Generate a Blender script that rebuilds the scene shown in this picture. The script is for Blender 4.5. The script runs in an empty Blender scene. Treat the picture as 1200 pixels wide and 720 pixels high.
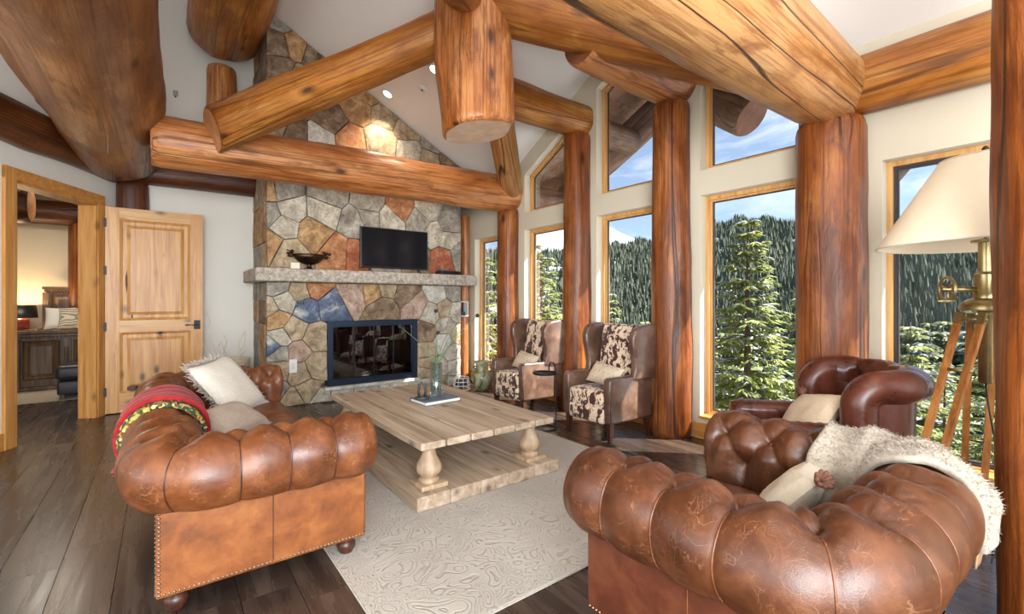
import bpy, bmesh, math, random
import numpy as np
from mathutils import Vector, Matrix, noise as mnoise

SC = bpy.context.scene
COL = SC.collection
R = math.radians
PI = math.pi

# ---------------------------------------------------------------- camera
VIEW_TURN = R(-37.25)
cam_d = bpy.data.cameras.new('camera')
cam = bpy.data.objects.new('camera', cam_d)
COL.objects.link(cam)
cam.location = (0, 0, 1.32)
cam.rotation_euler = (R(90), 0, VIEW_TURN)
cam_d.sensor_width = 36
cam_d.lens = 540 / 1200 * 36
cam_d.shift_y = -8 / 1200
cam_d.clip_start = 0.05
cam_d.clip_end = 3000
SC.camera = cam

# ---------------------------------------------------------------- node helpers
def node(nt, typ, **kw):
    n = nt.nodes.new('ShaderNode' + typ)
    for k, v in kw.items():
        if k.startswith('_'):
            setattr(n, k[1:], v)
            continue
        s = n.inputs[int(k[1:])] if k[0] == 'i' and k[1:].isdigit() else n.inputs[k.replace('_', ' ')]
        if isinstance(v, bpy.types.NodeSocket):
            nt.links.new(v, s)
        else:
            s.default_value = v
    return n

def ramp(nt, fac, stops, mode='LINEAR'):
    n = nt.nodes.new('ShaderNodeValToRGB')
    n.color_ramp.interpolation = mode
    el = n.color_ramp.elements
    while len(el) < len(stops):
        el.new(0.5)
    for e, (p, c) in zip(el, stops):
        e.position = p
        e.color = (c, c, c, 1) if isinstance(c, (int, float)) else (*c[:3], 1)
    nt.links.new(fac, n.inputs[0])
    return n.outputs[0]

def mathn(nt, op, a, b=0.0):
    return node(nt, 'Math', _operation=op, i0=a, i1=b).outputs[0]

def mixc(nt, fac, a, b, mode='MIX'):
    f = lambda c: c if isinstance(c, bpy.types.NodeSocket) else (*c[:3], 1)
    return node(nt, 'MixRGB', _blend_type=mode, Fac=fac, Color1=f(a), Color2=f(b)).outputs[0]

def new_mat(name):
    m = bpy.data.materials.new(name)
    m.use_nodes = True
    nt = m.node_tree
    return m, nt, nt.nodes['Principled BSDF']

def put(nt, b, **kw):
    for k, v in kw.items():
        s = b.inputs[k.replace('_', ' ')]
        if isinstance(v, bpy.types.NodeSocket):
            nt.links.new(v, s)
        else:
            s.default_value = (*v, 1) if isinstance(v, tuple) and len(v) == 3 else v

def bump(nt, b, h, strength=0.3, dist=0.01):
    n = node(nt, 'Bump', Strength=strength, Distance=dist, Height=h)
    nt.links.new(n.outputs[0], b.inputs['Normal'])

def objco(nt, scale=(1, 1, 1), rnd=True, kind='Object'):
    tc = node(nt, 'TexCoord')
    mp = node(nt, 'Mapping', Vector=tc.outputs[kind], Scale=scale)
    if not rnd:
        return mp.outputs[0]
    oi = node(nt, 'ObjectInfo')
    sc = mathn(nt, 'MULTIPLY', oi.outputs['Random'], 37.0)
    return node(nt, 'VectorMath', _operation='ADD', i0=mp.outputs[0], i1=sc).outputs[0]

def srgb(r, g, b):
    f = lambda c: (c / 255 / 12.92) if c / 255 <= 0.04045 else ((c / 255 + 0.055) / 1.055) ** 2.4
    return (f(r), f(g), f(b))

# ---------------------------------------------------------------- light, sky, exposure
w = bpy.data.worlds.new('sky')
SC.world = w
w.use_nodes = True
wn = w.node_tree
bg = wn.nodes['Background']
sky = node(wn, 'TexSky', _sky_type='NISHITA')
sky.sun_disc = False
sky.sun_elevation = R(42)
sky.sun_rotation = R(130)
sky.altitude = 2800
sky.air_density = 1.0
sky.dust_density = 1.2
tc = node(wn, 'TexCoord')
mp = node(wn, 'Mapping', Vector=tc.outputs['Generated'], Scale=(2.2, 2.2, 7.0))
cl = node(wn, 'TexNoise', Vector=mp.outputs[0], Scale=1.6, Detail=6.0, Roughness=0.6, Distortion=0.6)
cm = ramp(wn, cl.outputs[0], [(0.46, 0.0), (0.72, 0.75)])
skyc = mixc(wn, 0.22, sky.outputs[0], (5.0, 5.8, 7.0))
skyc = mixc(wn, cm, skyc, (8.0, 8.3, 8.8))
wn.links.new(skyc, bg.inputs[0])
bg.inputs[1].default_value = 0.21

def lamp(name, kind, loc, target, energy, color=(1, 1, 1), **kw):
    d = bpy.data.lights.new(name, kind)
    d.energy = energy
    d.color = color
    for k, v in kw.items():
        setattr(d, k, v)
    o = bpy.data.objects.new(name, d)
    COL.objects.link(o)
    o.location = loc
    o.rotation_euler = (Vector(target) - Vector(loc)).to_track_quat('-Z', 'Y').to_euler()
    return o

SUN_TO = Vector((0.52, -0.50, 0.70))
lamp('sun', 'SUN', (20, -20, 20), Vector((20, -20, 20)) - SUN_TO, 26.0, (1.0, 0.95, 0.86), angle=R(0.6))
# added fill panels standing in for daylight, unseen behind and beside the camera
lamp('fill_south', 'AREA', (0.4, -3.6, 2.0), (1.2, 4.0, 2.4), 290, (0.96, 0.98, 1.0), shape='RECTANGLE', size=8.5, size_y=4.0)
lamp('fill_west', 'AREA', (-4.6, 1.5, 2.2), (3.0, 3.2, 2.2), 280, (0.97, 0.98, 1.0), shape='RECTANGLE', size=6.0, size_y=3.2)

# added fill disc behind the camera, aimed up to brighten the ceiling
lamp('ceiling_fill', 'AREA', (-.6, -1.6, 1.7), (1.4, 2.6, 5.0), 520, (0.93, 0.97, 1.0), shape='DISK', size=3.0)

vs = SC.view_settings
vs.view_transform = 'Standard'
vs.look = 'None'
vs.exposure = -0.16
vs.gamma = 1.0
vs.use_curve_mapping = False

# ---------------------------------------------------------------- object helpers
def mesh_of(name, verts, faces, mat=None, smooth=False):
    me = bpy.data.meshes.new(name)
    me.from_pydata([tuple(v) for v in verts], [], [tuple(f) for f in faces])
    me.update()
    if smooth:
        me.polygons.foreach_set('use_smooth', [True] * len(me.polygons))
    for m in (mat if isinstance(mat, (list, tuple)) else [mat]):
        if m:
            me.materials.append(m)
    return me

def link(name, me, parent=None, loc=None, rot=None):
    o = bpy.data.objects.new(name, me)
    COL.objects.link(o)
    if parent:
        o.parent = parent
    if loc is not None:
        o.location = loc
    if rot is not None:
        o.rotation_euler = rot
    return o

def tag(o, label=None, cat=None, group=None, kind=None):
    if label: o['label'] = label
    if cat: o['category'] = cat
    if group: o['group'] = group
    if kind: o['kind'] = kind
    return o

def thing(name, label=None, cat=None, loc=(0, 0, 0), rotz=0.0, group=None, kind=None):
    o = bpy.data.objects.new(name, None)
    o.empty_display_size = 0.1
    COL.objects.link(o)
    o.location = loc
    o.rotation_euler = (0, 0, rotz)
    return tag(o, label, cat, group, kind)

class MB:
    """collects simple shapes, then links them as one mesh object"""
    def __init__(s):
        s.v, s.f, s.m = [], [], []
    def add(s, verts, faces, mi=0, mtx=None):
        o = len(s.v)
        s.v += [tuple(mtx @ Vector(v)) if mtx else tuple(v) for v in verts]
        s.f += [tuple(i + o for i in f) for f in faces]
        s.m += [mi] * len(faces)
        return s
    def box(s, c, d, mi=0, mtx=None):
        x, y, z = c
        a, b, h = d[0] / 2, d[1] / 2, d[2] / 2
        vs_ = [(x + i * a, y + j * b, z + k * h) for k in (-1, 1) for j in (-1, 1) for i in (-1, 1)]
        return s.add(vs_, [(0, 2, 3, 1), (4, 5, 7, 6), (0, 1, 5, 4), (2, 6, 7, 3), (0, 4, 6, 2), (1, 3, 7, 5)], mi, mtx)
    def lo_hi(s, lo, hi, mi=0, mtx=None):
        return s.box([(a + b) / 2 for a, b in zip(lo, hi)], [b - a for a, b in zip(lo, hi)], mi, mtx)
    def rbox(s, c, d, r=0.02, seg=3, mi=0, mtx=None):
        bm = bmesh.new()
        bmesh.ops.create_cube(bm, size=1.0)
        bmesh.ops.scale(bm, vec=d, verts=bm.verts)
        bmesh.ops.bevel(bm, geom=bm.edges[:], offset=r, segments=seg, profile=0.5, affect='EDGES')
        bmesh.ops.translate(bm, vec=c, verts=bm.verts)
        return s.frombm(bm, mi, mtx)
    def frombm(s, bm, mi=0, mtx=None):
        bm.verts.index_update()
        vs_ = [v.co.copy() for v in bm.verts]
        fs = [[v.index for v in f.verts] for f in bm.faces]
        bm.free()
        return s.add(vs_, fs, mi, mtx)
    def prism(s, poly, axis, a, b, bev=0.0, seg=2, mi=0, mtx=None):
        """poly: 2-d outline in the two axes other than axis, extruded a..b"""
        def p3(u, v, t):
            return {'x': (t, u, v), 'y': (u, t, v), 'z': (u, v, t)}[axis]
        bm = bmesh.new()
        va = [bm.verts.new(p3(u, v, a)) for u, v in poly]
        vb = [bm.verts.new(p3(u, v, b)) for u, v in poly]
        n = len(poly)
        bm.faces.new(va)
        bm.faces.new(vb[::-1])
        for i in range(n):
            bm.faces.new((va[i], va[(i + 1) % n], vb[(i + 1) % n], vb[i]))
        bmesh.ops.recalc_face_normals(bm, faces=bm.faces)
        if bev:
            bmesh.ops.bevel(bm, geom=bm.edges[:], offset=bev, segments=seg, profile=0.5, affect='EDGES')
        return s.frombm(bm, mi, mtx)
    def lathe(s, prof, n=24, c=(0, 0, 0), mi=0, mtx=None, cap=True):
        vs_, fs = [], []
        for r, z in prof:
            for i in range(n):
                a = 2 * PI * i / n
                vs_.append((c[0] + r * math.cos(a), c[1] + r * math.sin(a), c[2] + z))
        m = len(prof)
        for j in range(m - 1):
            for i in range(n):
                k = (i + 1) % n
                fs.append((j * n + i, j * n + k, (j + 1) * n + k, (j + 1) * n + i))
        if cap:
            fs.append(tuple(range(n))[::-1])
            fs.append(tuple((m - 1) * n + i for i in range(n)))
        return s.add(vs_, fs, mi, mtx)
    def tube(s, pts, r, n=8, mi=0, mtx=None, cap=True, closed=False):
        pts = [Vector(p) for p in pts]
        m = len(pts)
        rs = r if isinstance(r, (list, tuple)) else [r] * m
        vs_, fs = [], []
        up = Vector((0, 0, 1))
        prev = None
        for j, p in enumerate(pts):
            if closed:
                t = (pts[(j + 1) % m] - pts[j - 1]).normalized()
            else:
                t = (pts[min(j + 1, m - 1)] - pts[max(j - 1, 0)]).normalized()
            if prev is None:
                a = t.cross(up) if abs(t.z) < 0.9 else t.cross(Vector((1, 0, 0)))
            else:
                a = prev - t * prev.dot(t)
            a.normalize()
            prev = a
            b = t.cross(a)
            for i in range(n):
                q = 2 * PI * i / n
                vs_.append(p + (a * math.cos(q) + b * math.sin(q)) * rs[j])
        for j in range(m if closed else m - 1):
            j2 = (j + 1) % m
            for i in range(n):
                k = (i + 1) % n
                fs.append((j * n + i, j * n + k, j2 * n + k, j2 * n + i))
        if cap and not closed:
            fs.append(tuple(range(n))[::-1])
            fs.append(tuple((m - 1) * n + i for i in range(n)))
        return s.add(vs_, fs, mi, mtx)
    def bar(s, a, b, w_, h_, mi=0):
        a, b = Vector(a), Vector(b)
        d = b - a
        q = d.to_track_quat('Z', 'Y').to_matrix().to_4x4()
        return s.box((0, 0, d.length / 2), (w_, h_, d.length), mi, Matrix.Translation(a) @ q)
    def ball(s, c, r, n=10, mi=0, sc=(1, 1, 1)):
        prof = [(max(1e-4, math.sin(PI * k / (n // 2))) , -math.cos(PI * k / (n // 2))) for k in range(n // 2 + 1)]
        vs_, fs = [], []
        for pr, pz in prof:
            for i in range(n):
                a = 2 * PI * i / n
                vs_.append((c[0] + r * sc[0] * pr * math.cos(a), c[1] + r * sc[1] * pr * math.sin(a), c[2] + r * sc[2] * pz))
        for j in range(len(prof) - 1):
            for i in range(n):
                k = (i + 1) % n
                fs.append((j * n + i, j * n + k, (j + 1) * n + k, (j + 1) * n + i))
        return s.add(vs_, fs, mi)
    def build(s, name, mat, parent=None, smooth=False, loc=None, rot=None, angle=None):
        me = mesh_of(name, s.v, s.f, mat, smooth)
        if any(s.m):
            me.polygons.foreach_set('material_index', s.m)
        if angle is not None:
            me.polygons.foreach_set('use_smooth', [True] * len(me.polygons))
            me.set_sharp_from_angle(angle=angle)
        return link(name, me, parent, loc, rot)

def grid_faces(nu, nv, wrap_u=False):
    return [(i * nv + j, ((i + 1) % nu) * nv + j, ((i + 1) % nu) * nv + j + 1, i * nv + j + 1)
            for i in range(nu if wrap_u else nu - 1) for j in range(nv - 1)]

def dup(root, loc, rotz, label=None, cat=None):
    r = root.copy()
    COL.objects.link(r)
    r.location = loc
    r.rotation_euler = (0, 0, rotz)
    if label: r['label'] = label
    for ch in list(root.children):
        c = ch.copy()
        COL.objects.link(c)
        c.parent = r
        for g in list(ch.children):
            d = g.copy()
            COL.objects.link(d)
            d.parent = c
    return r
# ---------------------------------------------------------------- materials
def wood_log(name, dark, mid, light, crack=0.5, rough=0.36, streak=1.0, pale=0.0):
    sat_ = {'log pale': (1, 1, 1), 'log weathered': (1, 1, 1), 'log red brown': (1.05, 1.0, .72), 'log dark': (1, .95, .8), 'log brown': (1, .96, .85)}.get(name, (1.04, .99, .78))
    dark, mid, light = [tuple(x * k * s_ for x, s_ in zip(c_, sat_)) for c_, k in ((dark, .70), (mid, .80), (light, .84))]
    m, nt, b = new_mat(name)
    co = objco(nt, (1, 1, 0.085))
    n1 = node(nt, 'TexNoise', Vector=co, Scale=10.0, Detail=8.0, Roughness=0.66, Distortion=0.35 * streak)
    c = ramp(nt, n1.outputs[0], [(0.26, dark), (0.46, mid), (0.60, mid), (0.76, light)])
    co2 = objco(nt, (1, 1, 0.35))
    n2 = node(nt, 'TexNoise', Vector=co2, Scale=2.2, Detail=4.0, Roughness=0.6)
    c = mixc(nt, ramp(nt, n2.outputs[0], [(0.35, 0.55), (0.62, 0.0)]), c, dark, 'MULTIPLY') if pale == 0 else \
        mixc(nt, ramp(nt, n2.outputs[0], [(0.38, 0.0), (0.62, pale)]), c, light)
    n2b = node(nt, 'TexNoise', Vector=co2, Scale=5.0, Detail=3.0, Roughness=0.5)
    c = mixc(nt, ramp(nt, n2b.outputs[0], [(0.5, 0.0), (0.7, 0.6)]), c, light)
    n6 = node(nt, 'TexNoise', Vector=objco(nt, (1, 1, 0.30)), Scale=6.5, Detail=6.0, Roughness=0.7, Distortion=0.8)
    c = mixc(nt, ramp(nt, n6.outputs[0], [(0.34, 0.75), (0.50, 0.0)]), c, dark)
    c = mixc(nt, ramp(nt, n6.outputs[0], [(0.58, 0.0), (0.74, 0.55)]), c, light)
    # fine fibre lines
    cof = objco(nt, (1, 1, 0.02))
    nf = node(nt, 'TexNoise', Vector=cof, Scale=60.0, Detail=3.0, Roughness=0.5)
    c = mixc(nt, ramp(nt, nf.outputs[0], [(0.40, 0.6), (0.52, 0.0)]), c, dark)
    # drying cracks
    coc = objco(nt, (1, 1, 0.035))
    n3 = node(nt, 'TexNoise', Vector=coc, Scale=4.5, Detail=1.0, Roughness=0.4)
    line = mathn(nt, 'ABSOLUTE', mathn(nt, 'SUBTRACT', n3.outputs[0], 0.5))
    lm = ramp(nt, line, [(0.0, 1.0), (0.005, 1.0), (0.012, 0.0)])
    n4 = node(nt, 'TexNoise', Vector=co2, Scale=1.3, Detail=1.0)
    lm = mathn(nt, 'MULTIPLY', lm, ramp(nt, n4.outputs[0], [(0.34, 0.0), (0.44, crack)]))
    c = mixc(nt, lm, c, (0.035, 0.014, 0.006))
    # knots
    cok = objco(nt, (1, 1, 0.42))
    vk = node(nt, 'TexVoronoi', Vector=cok, Scale=4.2)
    km = ramp(nt, vk.outputs['Distance'], [(0.07, 1.0), (0.11, .55), (0.20, 0.0)])
    ksel = ramp(nt, node(nt, 'SeparateColor', i0=vk.outputs['Color']).outputs[0], [(0.42, 0.0), (0.46, 0.9)])
    km = mathn(nt, 'MULTIPLY', km, ksel)
    c = mixc(nt, km, c, tuple(x * 0.28 for x in dark))
    put(nt, b, Base_Color=c, Roughness=ramp(nt, n1.outputs[0], [(0.3, rough - 0.06), (0.7, rough + 0.12)]), Coat_Weight=0.08, Coat_Roughness=0.3)
    b.inputs['Specular IOR Level'].default_value = 0.38
    h = mathn(nt, 'SUBTRACT', mathn(nt, 'MULTIPLY', n1.outputs[0], 0.5), lm)
    bump(nt, b, mathn(nt, 'ADD', mathn(nt, 'ADD', h, mathn(nt, 'MULTIPLY', n6.outputs[0], .8)), mathn(nt, 'MULTIPLY', n2b.outputs[0], 1.0)), 0.45, 0.03)
    return m

WOOD_HONEY = wood_log('log honey', srgb(136, 76, 28), srgb(198, 128, 58), srgb(226, 170, 100))
WOOD_PALE = wood_log('log pale', srgb(148, 84, 36), srgb(198, 138, 78), srgb(216, 168, 112), crack=0.95, pale=0.45)
WOOD_ORANGE = wood_log('log orange', srgb(128, 66, 26), srgb(188, 110, 54), srgb(226, 168, 122), pale=0.45, rough=0.3)
WOOD_RED = wood_log('log red brown', srgb(92, 44, 18), srgb(156, 86, 40), srgb(204, 132, 78), crack=0.9)
WOOD_BROWN = wood_log('log brown', srgb(112, 64, 32), srgb(172, 112, 66), srgb(204, 150, 100))
WOOD_DARK = wood_log('log dark', srgb(70, 34, 16), srgb(112, 60, 30), srgb(146, 88, 50))
WOOD_GREY = wood_log('log weathered', srgb(96, 70, 56), srgb(142, 112, 96), srgb(176, 150, 132), rough=0.7)

def end_grain(name, a, c_):
    m, nt, b = new_mat(name)
    co = objco(nt)
    wv = node(nt, 'TexNoise', Vector=co, Scale=5.0, Detail=5.0)
    c = mixc(nt, ramp(nt, wv.outputs[0], [(.35, 0.0), (.65, 1.0)]), a, c_)
    n = node(nt, 'TexNoise', Vector=co, Scale=8.0, Detail=4.0)
    c = mixc(nt, ramp(nt, n.outputs[0], [(0.4, 0.0), (0.7, 0.5)]), c, tuple(x * 0.6 for x in a))
    put(nt, b, Base_Color=c, Roughness=0.6)
    return m
END_TAN = end_grain('end grain tan', srgb(196, 132, 80), srgb(220, 164, 112))
END_PALE = end_grain('end grain pale', srgb(206, 172, 142), srgb(222, 194, 168))
END_DARK = end_grain('end grain dark', srgb(110, 66, 38), srgb(136, 86, 52))

def plain(name, col, rough=0.6, metal=0.0, nscale=0, var=0.12, bstr=0.0, **kw):
    m, nt, b = new_mat(name)
    c = col
    if nscale:
        n = node(nt, 'TexNoise', Vector=objco(nt), Scale=nscale, Detail=4.0, Roughness=0.6)
        lo = tuple(x * (1 - var) for x in col)
        hi = tuple(min(1, x * (1 + var)) for x in col)
        c = ramp(nt, n.outputs[0], [(0.3, lo), (0.7, hi)])
        if bstr:
            bump(nt, b, n.outputs[0], bstr, 0.01)
    put(nt, b, Base_Color=c, Roughness=rough, Metallic=metal, **kw)
    return m

def flat_wood(name, dark, mid, light, axis=2, scale=1.0, rough=0.5, knots=0.0, hue=0.0):
    if 'pine' in name or 'window' in name:
        dark, mid, light = [tuple(x * k for x, k in zip(c_, (.88, .84, .76))) for c_ in (dark, mid, light)]
    """sawn wood with the grain along one axis"""
    m, nt, b = new_mat(name)
    sc = [1, 1, 1]
    sc[axis] = 0.06
    co = objco(nt, tuple(sc))
    n1 = node(nt, 'TexNoise', Vector=co, Scale=26.0 * scale, Detail=6.0, Roughness=0.6, Distortion=0.6)
    c = ramp(nt, n1.outputs[0], [(0.28, dark), (0.5, mid), (0.72, light)])
    oi = node(nt, 'ObjectInfo')
    if hue:
        c = mixc(nt, mathn(nt, 'MULTIPLY', oi.outputs['Random'], hue), c, dark)
    if knots:
        sk = [1, 1, 1]
        sk[axis] = 0.5
        vk = node(nt, 'TexVoronoi', Vector=objco(nt, tuple(sk)), Scale=6.0)
        km = mathn(nt, 'MULTIPLY', ramp(nt, vk.outputs['Distance'], [(0.08, 1.0), (0.14, .5), (0.24, 0.0)]),
                   ramp(nt, node(nt, 'SeparateColor', i0=vk.outputs['Color']).outputs[0], [(0.35, 0.0), (0.4, knots)]))
        c = mixc(nt, km, c, tuple(x * 0.22 for x in dark))
    put(nt, b, Base_Color=c, Roughness=rough)
    bump(nt, b, n1.outputs[0], 0.18, 0.004)
    return m

PINE_TRIM = flat_wood('pine trim', srgb(176, 118, 58), srgb(206, 150, 84), srgb(224, 174, 108), 2, knots=0.6, rough=0.42)
PINE_TRIM_Y = flat_wood('pine trim along', srgb(176, 112, 50), srgb(204, 144, 74), srgb(220, 166, 98), 1, knots=0.3, rough=0.42)
PINE_DOOR = flat_wood('knotty pine door', srgb(176, 118, 62), srgb(208, 154, 92), srgb(228, 182, 122), 2, knots=1.0, rough=0.4)
PINE_DOOR_X = flat_wood('knotty pine rail', srgb(190, 134, 76), srgb(214, 166, 106), srgb(230, 190, 134), 0, knots=0.8, rough=0.4)
WIN_WOOD = flat_wood('window wood', srgb(192, 136, 74), srgb(218, 168, 106), srgb(232, 192, 138), 2, rough=0.4)
TABLE_WOOD = flat_wood('washed table wood', srgb(134, 112, 92), srgb(178, 156, 132), srgb(206, 188, 166), 1, 0.7, 0.5, knots=0.8, hue=0.25)
TABLE_LEG = flat_wood('washed leg wood', srgb(134, 110, 84), srgb(174, 148, 118), srgb(200, 176, 146), 2, 0.7, 0.5)
BED_WOOD = flat_wood('dark bed wood', srgb(58, 40, 26), srgb(96, 70, 46), srgb(134, 102, 70), 2, 0.8, 0.4)
LEG_WOOD = flat_wood('dark leg wood', srgb(44, 24, 16), srgb(70, 38, 26), srgb(92, 54, 38), 2, 1, 0.35)
TRIPOD_WOOD = flat_wood('tripod wood', srgb(126, 72, 30), srgb(176, 112, 54), srgb(202, 140, 78), 2, 1, 0.35)
SOFFIT = flat_wood('soffit board', srgb(120, 84, 66), srgb(156, 116, 94), srgb(180, 142, 118), 1, 0.7, 0.7, hue=0.4)

def floor_mat():
    m, nt, b = new_mat('dark plank floor')
    co = objco(nt, (1, 0.07, 1))
    n1 = node(nt, 'TexNoise', Vector=co, Scale=16.0, Detail=6.0, Roughness=0.6, Distortion=0.5)
    c = ramp(nt, n1.outputs[0], [(0.28, srgb(48, 37, 31)), (0.48, srgb(70, 56, 47)), (0.70, srgb(100, 83, 70))])
    oi = node(nt, 'ObjectInfo')
    c = mixc(nt, ramp(nt, oi.outputs['Random'], [(0.0, 0.5), (0.6, 0.0)]), c, srgb(38, 29, 25))
    c = mixc(nt, ramp(nt, oi.outputs['Random'], [(0.6, 0.0), (1.0, 0.35)]), c, srgb(104, 80, 62))
    n2 = node(nt, 'TexNoise', Vector=objco(nt, (1, 0.25, 1)), Scale=3.0, Detail=3.0)
    c = mixc(nt, ramp(nt, n2.outputs[0], [(0.4, 0.0), (0.65, 0.5)]), c, srgb(44, 36, 34))
    put(nt, b, Base_Color=c, Roughness=ramp(nt, n1.outputs[0], [(0.3, 0.20), (0.7, 0.34)]))
    b.inputs['Specular IOR Level'].default_value = 0.55
    bump(nt, b, n1.outputs[0], 0.15, 0.004)
    return m
FLOOR = floor_mat()

def leather(name, dark, mid, light, scr, rough=0.34, scratch=0.5, grain=0.12, coat=0.0):
    dark, mid, light, scr = [tuple(x * k for x in c_) for c_, k in ((dark, .42), (mid, .56), (light, .66), (scr, .76))]
    m, nt, b = new_mat(name)
    co = objco(nt)
    n1 = node(nt, 'TexNoise', Vector=co, Scale=6.5, Detail=7.0, Roughness=0.66, Distortion=0.3)
    c = ramp(nt, n1.outputs[0], [(0.22, dark), (0.5, mid), (0.80, light)])
    n2 = node(nt, 'TexNoise', Vector=co, Scale=9.0, Detail=3.0, Roughness=0.6, Distortion=1.5)
    ln = mathn(nt, 'ABSOLUTE', mathn(nt, 'SUBTRACT', n2.outputs[0], 0.5))
    sm = ramp(nt, ln, [(0.0, 0.4), (0.005, 0.0)])
    n3 = node(nt, 'TexNoise', Vector=co, Scale=3.0, Detail=2.0)
    sm = mathn(nt, 'MULTIPLY', sm, ramp(nt, n3.outputs[0], [(0.45, 0.0), (0.6, scratch)]))
    vo = node(nt, 'TexVoronoi', _feature='DISTANCE_TO_EDGE', Vector=node(nt, 'VectorMath', _operation='ADD', i0=co,
              i1=node(nt, 'VectorMath', _operation='SCALE', i0=n2.outputs[1], Scale=0.25).outputs[0]).outputs[0], Scale=16.0)
    vm = mathn(nt, 'MULTIPLY', ramp(nt, vo.outputs[0], [(0.0, 0.45), (0.016, 0.0)]), ramp(nt, n3.outputs[0], [(0.5, 0.0), (0.62, scratch * 0.8)]))
    sm = mathn(nt, 'MAXIMUM', sm, vm)
    for rot, sc_ in (((.5, .3, .9), 15.0), ((1.9, 1.1, .2), 11.0), ((.2, 2.3, 1.4), 19.0)):
        mpn = node(nt, 'Mapping', Vector=co, Rotation=rot, Scale=(1, .13, 1))
        nn = node(nt, 'TexNoise', Vector=mpn.outputs[0], Scale=sc_, Detail=2.0, Roughness=.5)
        l2 = ramp(nt, mathn(nt, 'ABSOLUTE', mathn(nt, 'SUBTRACT', nn.outputs[0], 0.44)), [(0.0, scratch * .7), (0.006, 0.0)])
        sm = mathn(nt, 'MAXIMUM', sm, mathn(nt, 'MULTIPLY', l2, ramp(nt, n2.outputs[0], [(.46, 0.0), (.58, .8)])))
    c = mixc(nt, sm, c, scr)
    g = node(nt, 'TexVoronoi', Vector=co, Scale=260.0)
    put(nt, b, Base_Color=c, Roughness=ramp(nt, n1.outputs[0], [(0.3, rough - 0.05), (0.7, rough + 0.1)]))
    b.inputs['Specular IOR Level'].default_value = 0.5
    put(nt, b, Coat_Weight=coat, Coat_Roughness=0.32)
    h = mathn(nt, 'ADD', mathn(nt, 'MULTIPLY', g.outputs[0], 0.25), mathn(nt, 'MULTIPLY', n2.outputs[0], 0.9))
    bump(nt, b, h, grain, 0.008)
    return m
LEATHER_TAN = leather('worn tan leather', srgb(84, 42, 20), srgb(140, 78, 40), srgb(178, 110, 60), srgb(206, 162, 126), 0.34, 0.6)
LEATHER_PANEL = leather('orange leather panel', srgb(118, 58, 20), srgb(174, 98, 40), srgb(204, 130, 64), srgb(206, 146, 96), 0.5, 0.15)
LEATHER_BROWN = leather('brown leather', srgb(66, 33, 18), srgb(108, 60, 33), srgb(146, 90, 52), srgb(188, 142, 108), 0.34, 0.65)
LEATHER_BPANEL = leather('dark brown leather panel', srgb(74, 34, 20), srgb(116, 58, 34), srgb(142, 80, 46), srgb(160, 100, 66), 0.4, 0.2)
LEATHER_RED = leather('red brown leather', srgb(72, 32, 22), srgb(112, 54, 36), srgb(140, 76, 52), srgb(176, 112, 84), 0.28, 0.35)
LEATHER_WING = leather('smoky brown leather', srgb(74, 48, 38), srgb(120, 86, 68), srgb(168, 134, 112), srgb(190, 160, 138), 0.36, 0.3, coat=.9)

def cowhide():
    m, nt, b = new_mat('cowhide print')
    co = objco(nt, (1.0, 1.0, 0.75))
    n1 = node(nt, 'TexNoise', Vector=co, Scale=15.0, Detail=5.0, Roughness=0.6, Distortion=0.5)
    n2 = node(nt, 'TexNoise', Vector=co, Scale=34.0, Detail=2.0, Distortion=0.6)
    mk = ramp(nt, n1.outputs[0], [(0.512, 0.0), (0.527, 1.0)])
    m2 = ramp(nt, n2.outputs[0], [(0.62, 0.0), (0.64, 1.0)])
    c = mixc(nt, mathn(nt, 'MAXIMUM', mk, m2), srgb(222, 196, 168), srgb(66, 30, 24))
    put(nt, b, Base_Color=c, Roughness=0.75, Sheen_Weight=0.2)
    return m
COWHIDE = cowhide()

def stone(name, a, c_, d, scale=6.0):
    a, c_, d = [tuple(x * k for x in q) for q, k in ((a, .70), (c_, .92), (d, 1.02))]
    m, nt, b = new_mat(name)
    co = objco(nt, rnd=True)
    n1 = node(nt, 'TexNoise', Vector=co, Scale=scale, Detail=8.0, Roughness=0.68, Distortion=0.6)
    c = ramp(nt, n1.outputs[0], [(0.3, a), (0.5, c_), (0.68, d)])
    n2 = node(nt, 'TexNoise', Vector=co, Scale=22.0, Detail=6.0, Roughness=0.7)
    c = mixc(nt, ramp(nt, n2.outputs[0], [(0.48, 0.0), (0.68, 0.6)]), c, tuple(x * 0.45 for x in a))
    put(nt, b, Base_Color=c, Roughness=0.85)
    bump(nt, b, mathn(nt, 'ADD', n1.outputs[0], mathn(nt, 'MULTIPLY', n2.outputs[0], 0.5)), 0.7, 0.035)
    return m
ST = {
    'g': stone('stone grey', srgb(128, 120, 108), srgb(160, 152, 138), srgb(190, 182, 168)),
    'l': stone('stone light', srgb(158, 148, 130), srgb(192, 182, 162), srgb(216, 208, 192)),
    'b': stone('stone beige', srgb(142, 120, 92), srgb(182, 160, 128), srgb(206, 188, 160)),
    't': stone('stone tan', srgb(138, 100, 62), srgb(184, 144, 98), srgb(206, 176, 134)),
    'o': stone('stone orange', srgb(138, 84, 50), srgb(180, 122, 80), srgb(204, 156, 116)),
    'r': stone('stone rust', srgb(132, 68, 42), srgb(170, 98, 66), srgb(196, 134, 102)),
    'n': stone('stone brown', srgb(96, 76, 58), srgb(136, 112, 88), srgb(172, 150, 124)),
    'u': stone('stone blue', srgb(64, 76, 104), srgb(104, 116, 140), srgb(206, 200, 182), 4.0),
    'p': stone('stone pink', srgb(148, 116, 98), srgb(186, 156, 136), srgb(208, 186, 170)),
    'w': stone('stone white', srgb(186, 180, 166), srgb(212, 206, 192), srgb(226, 222, 212)),
}
MANTEL = stone('mantel stone', srgb(160, 146, 130), srgb(196, 184, 168), srgb(218, 208, 196), 16.0)
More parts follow.
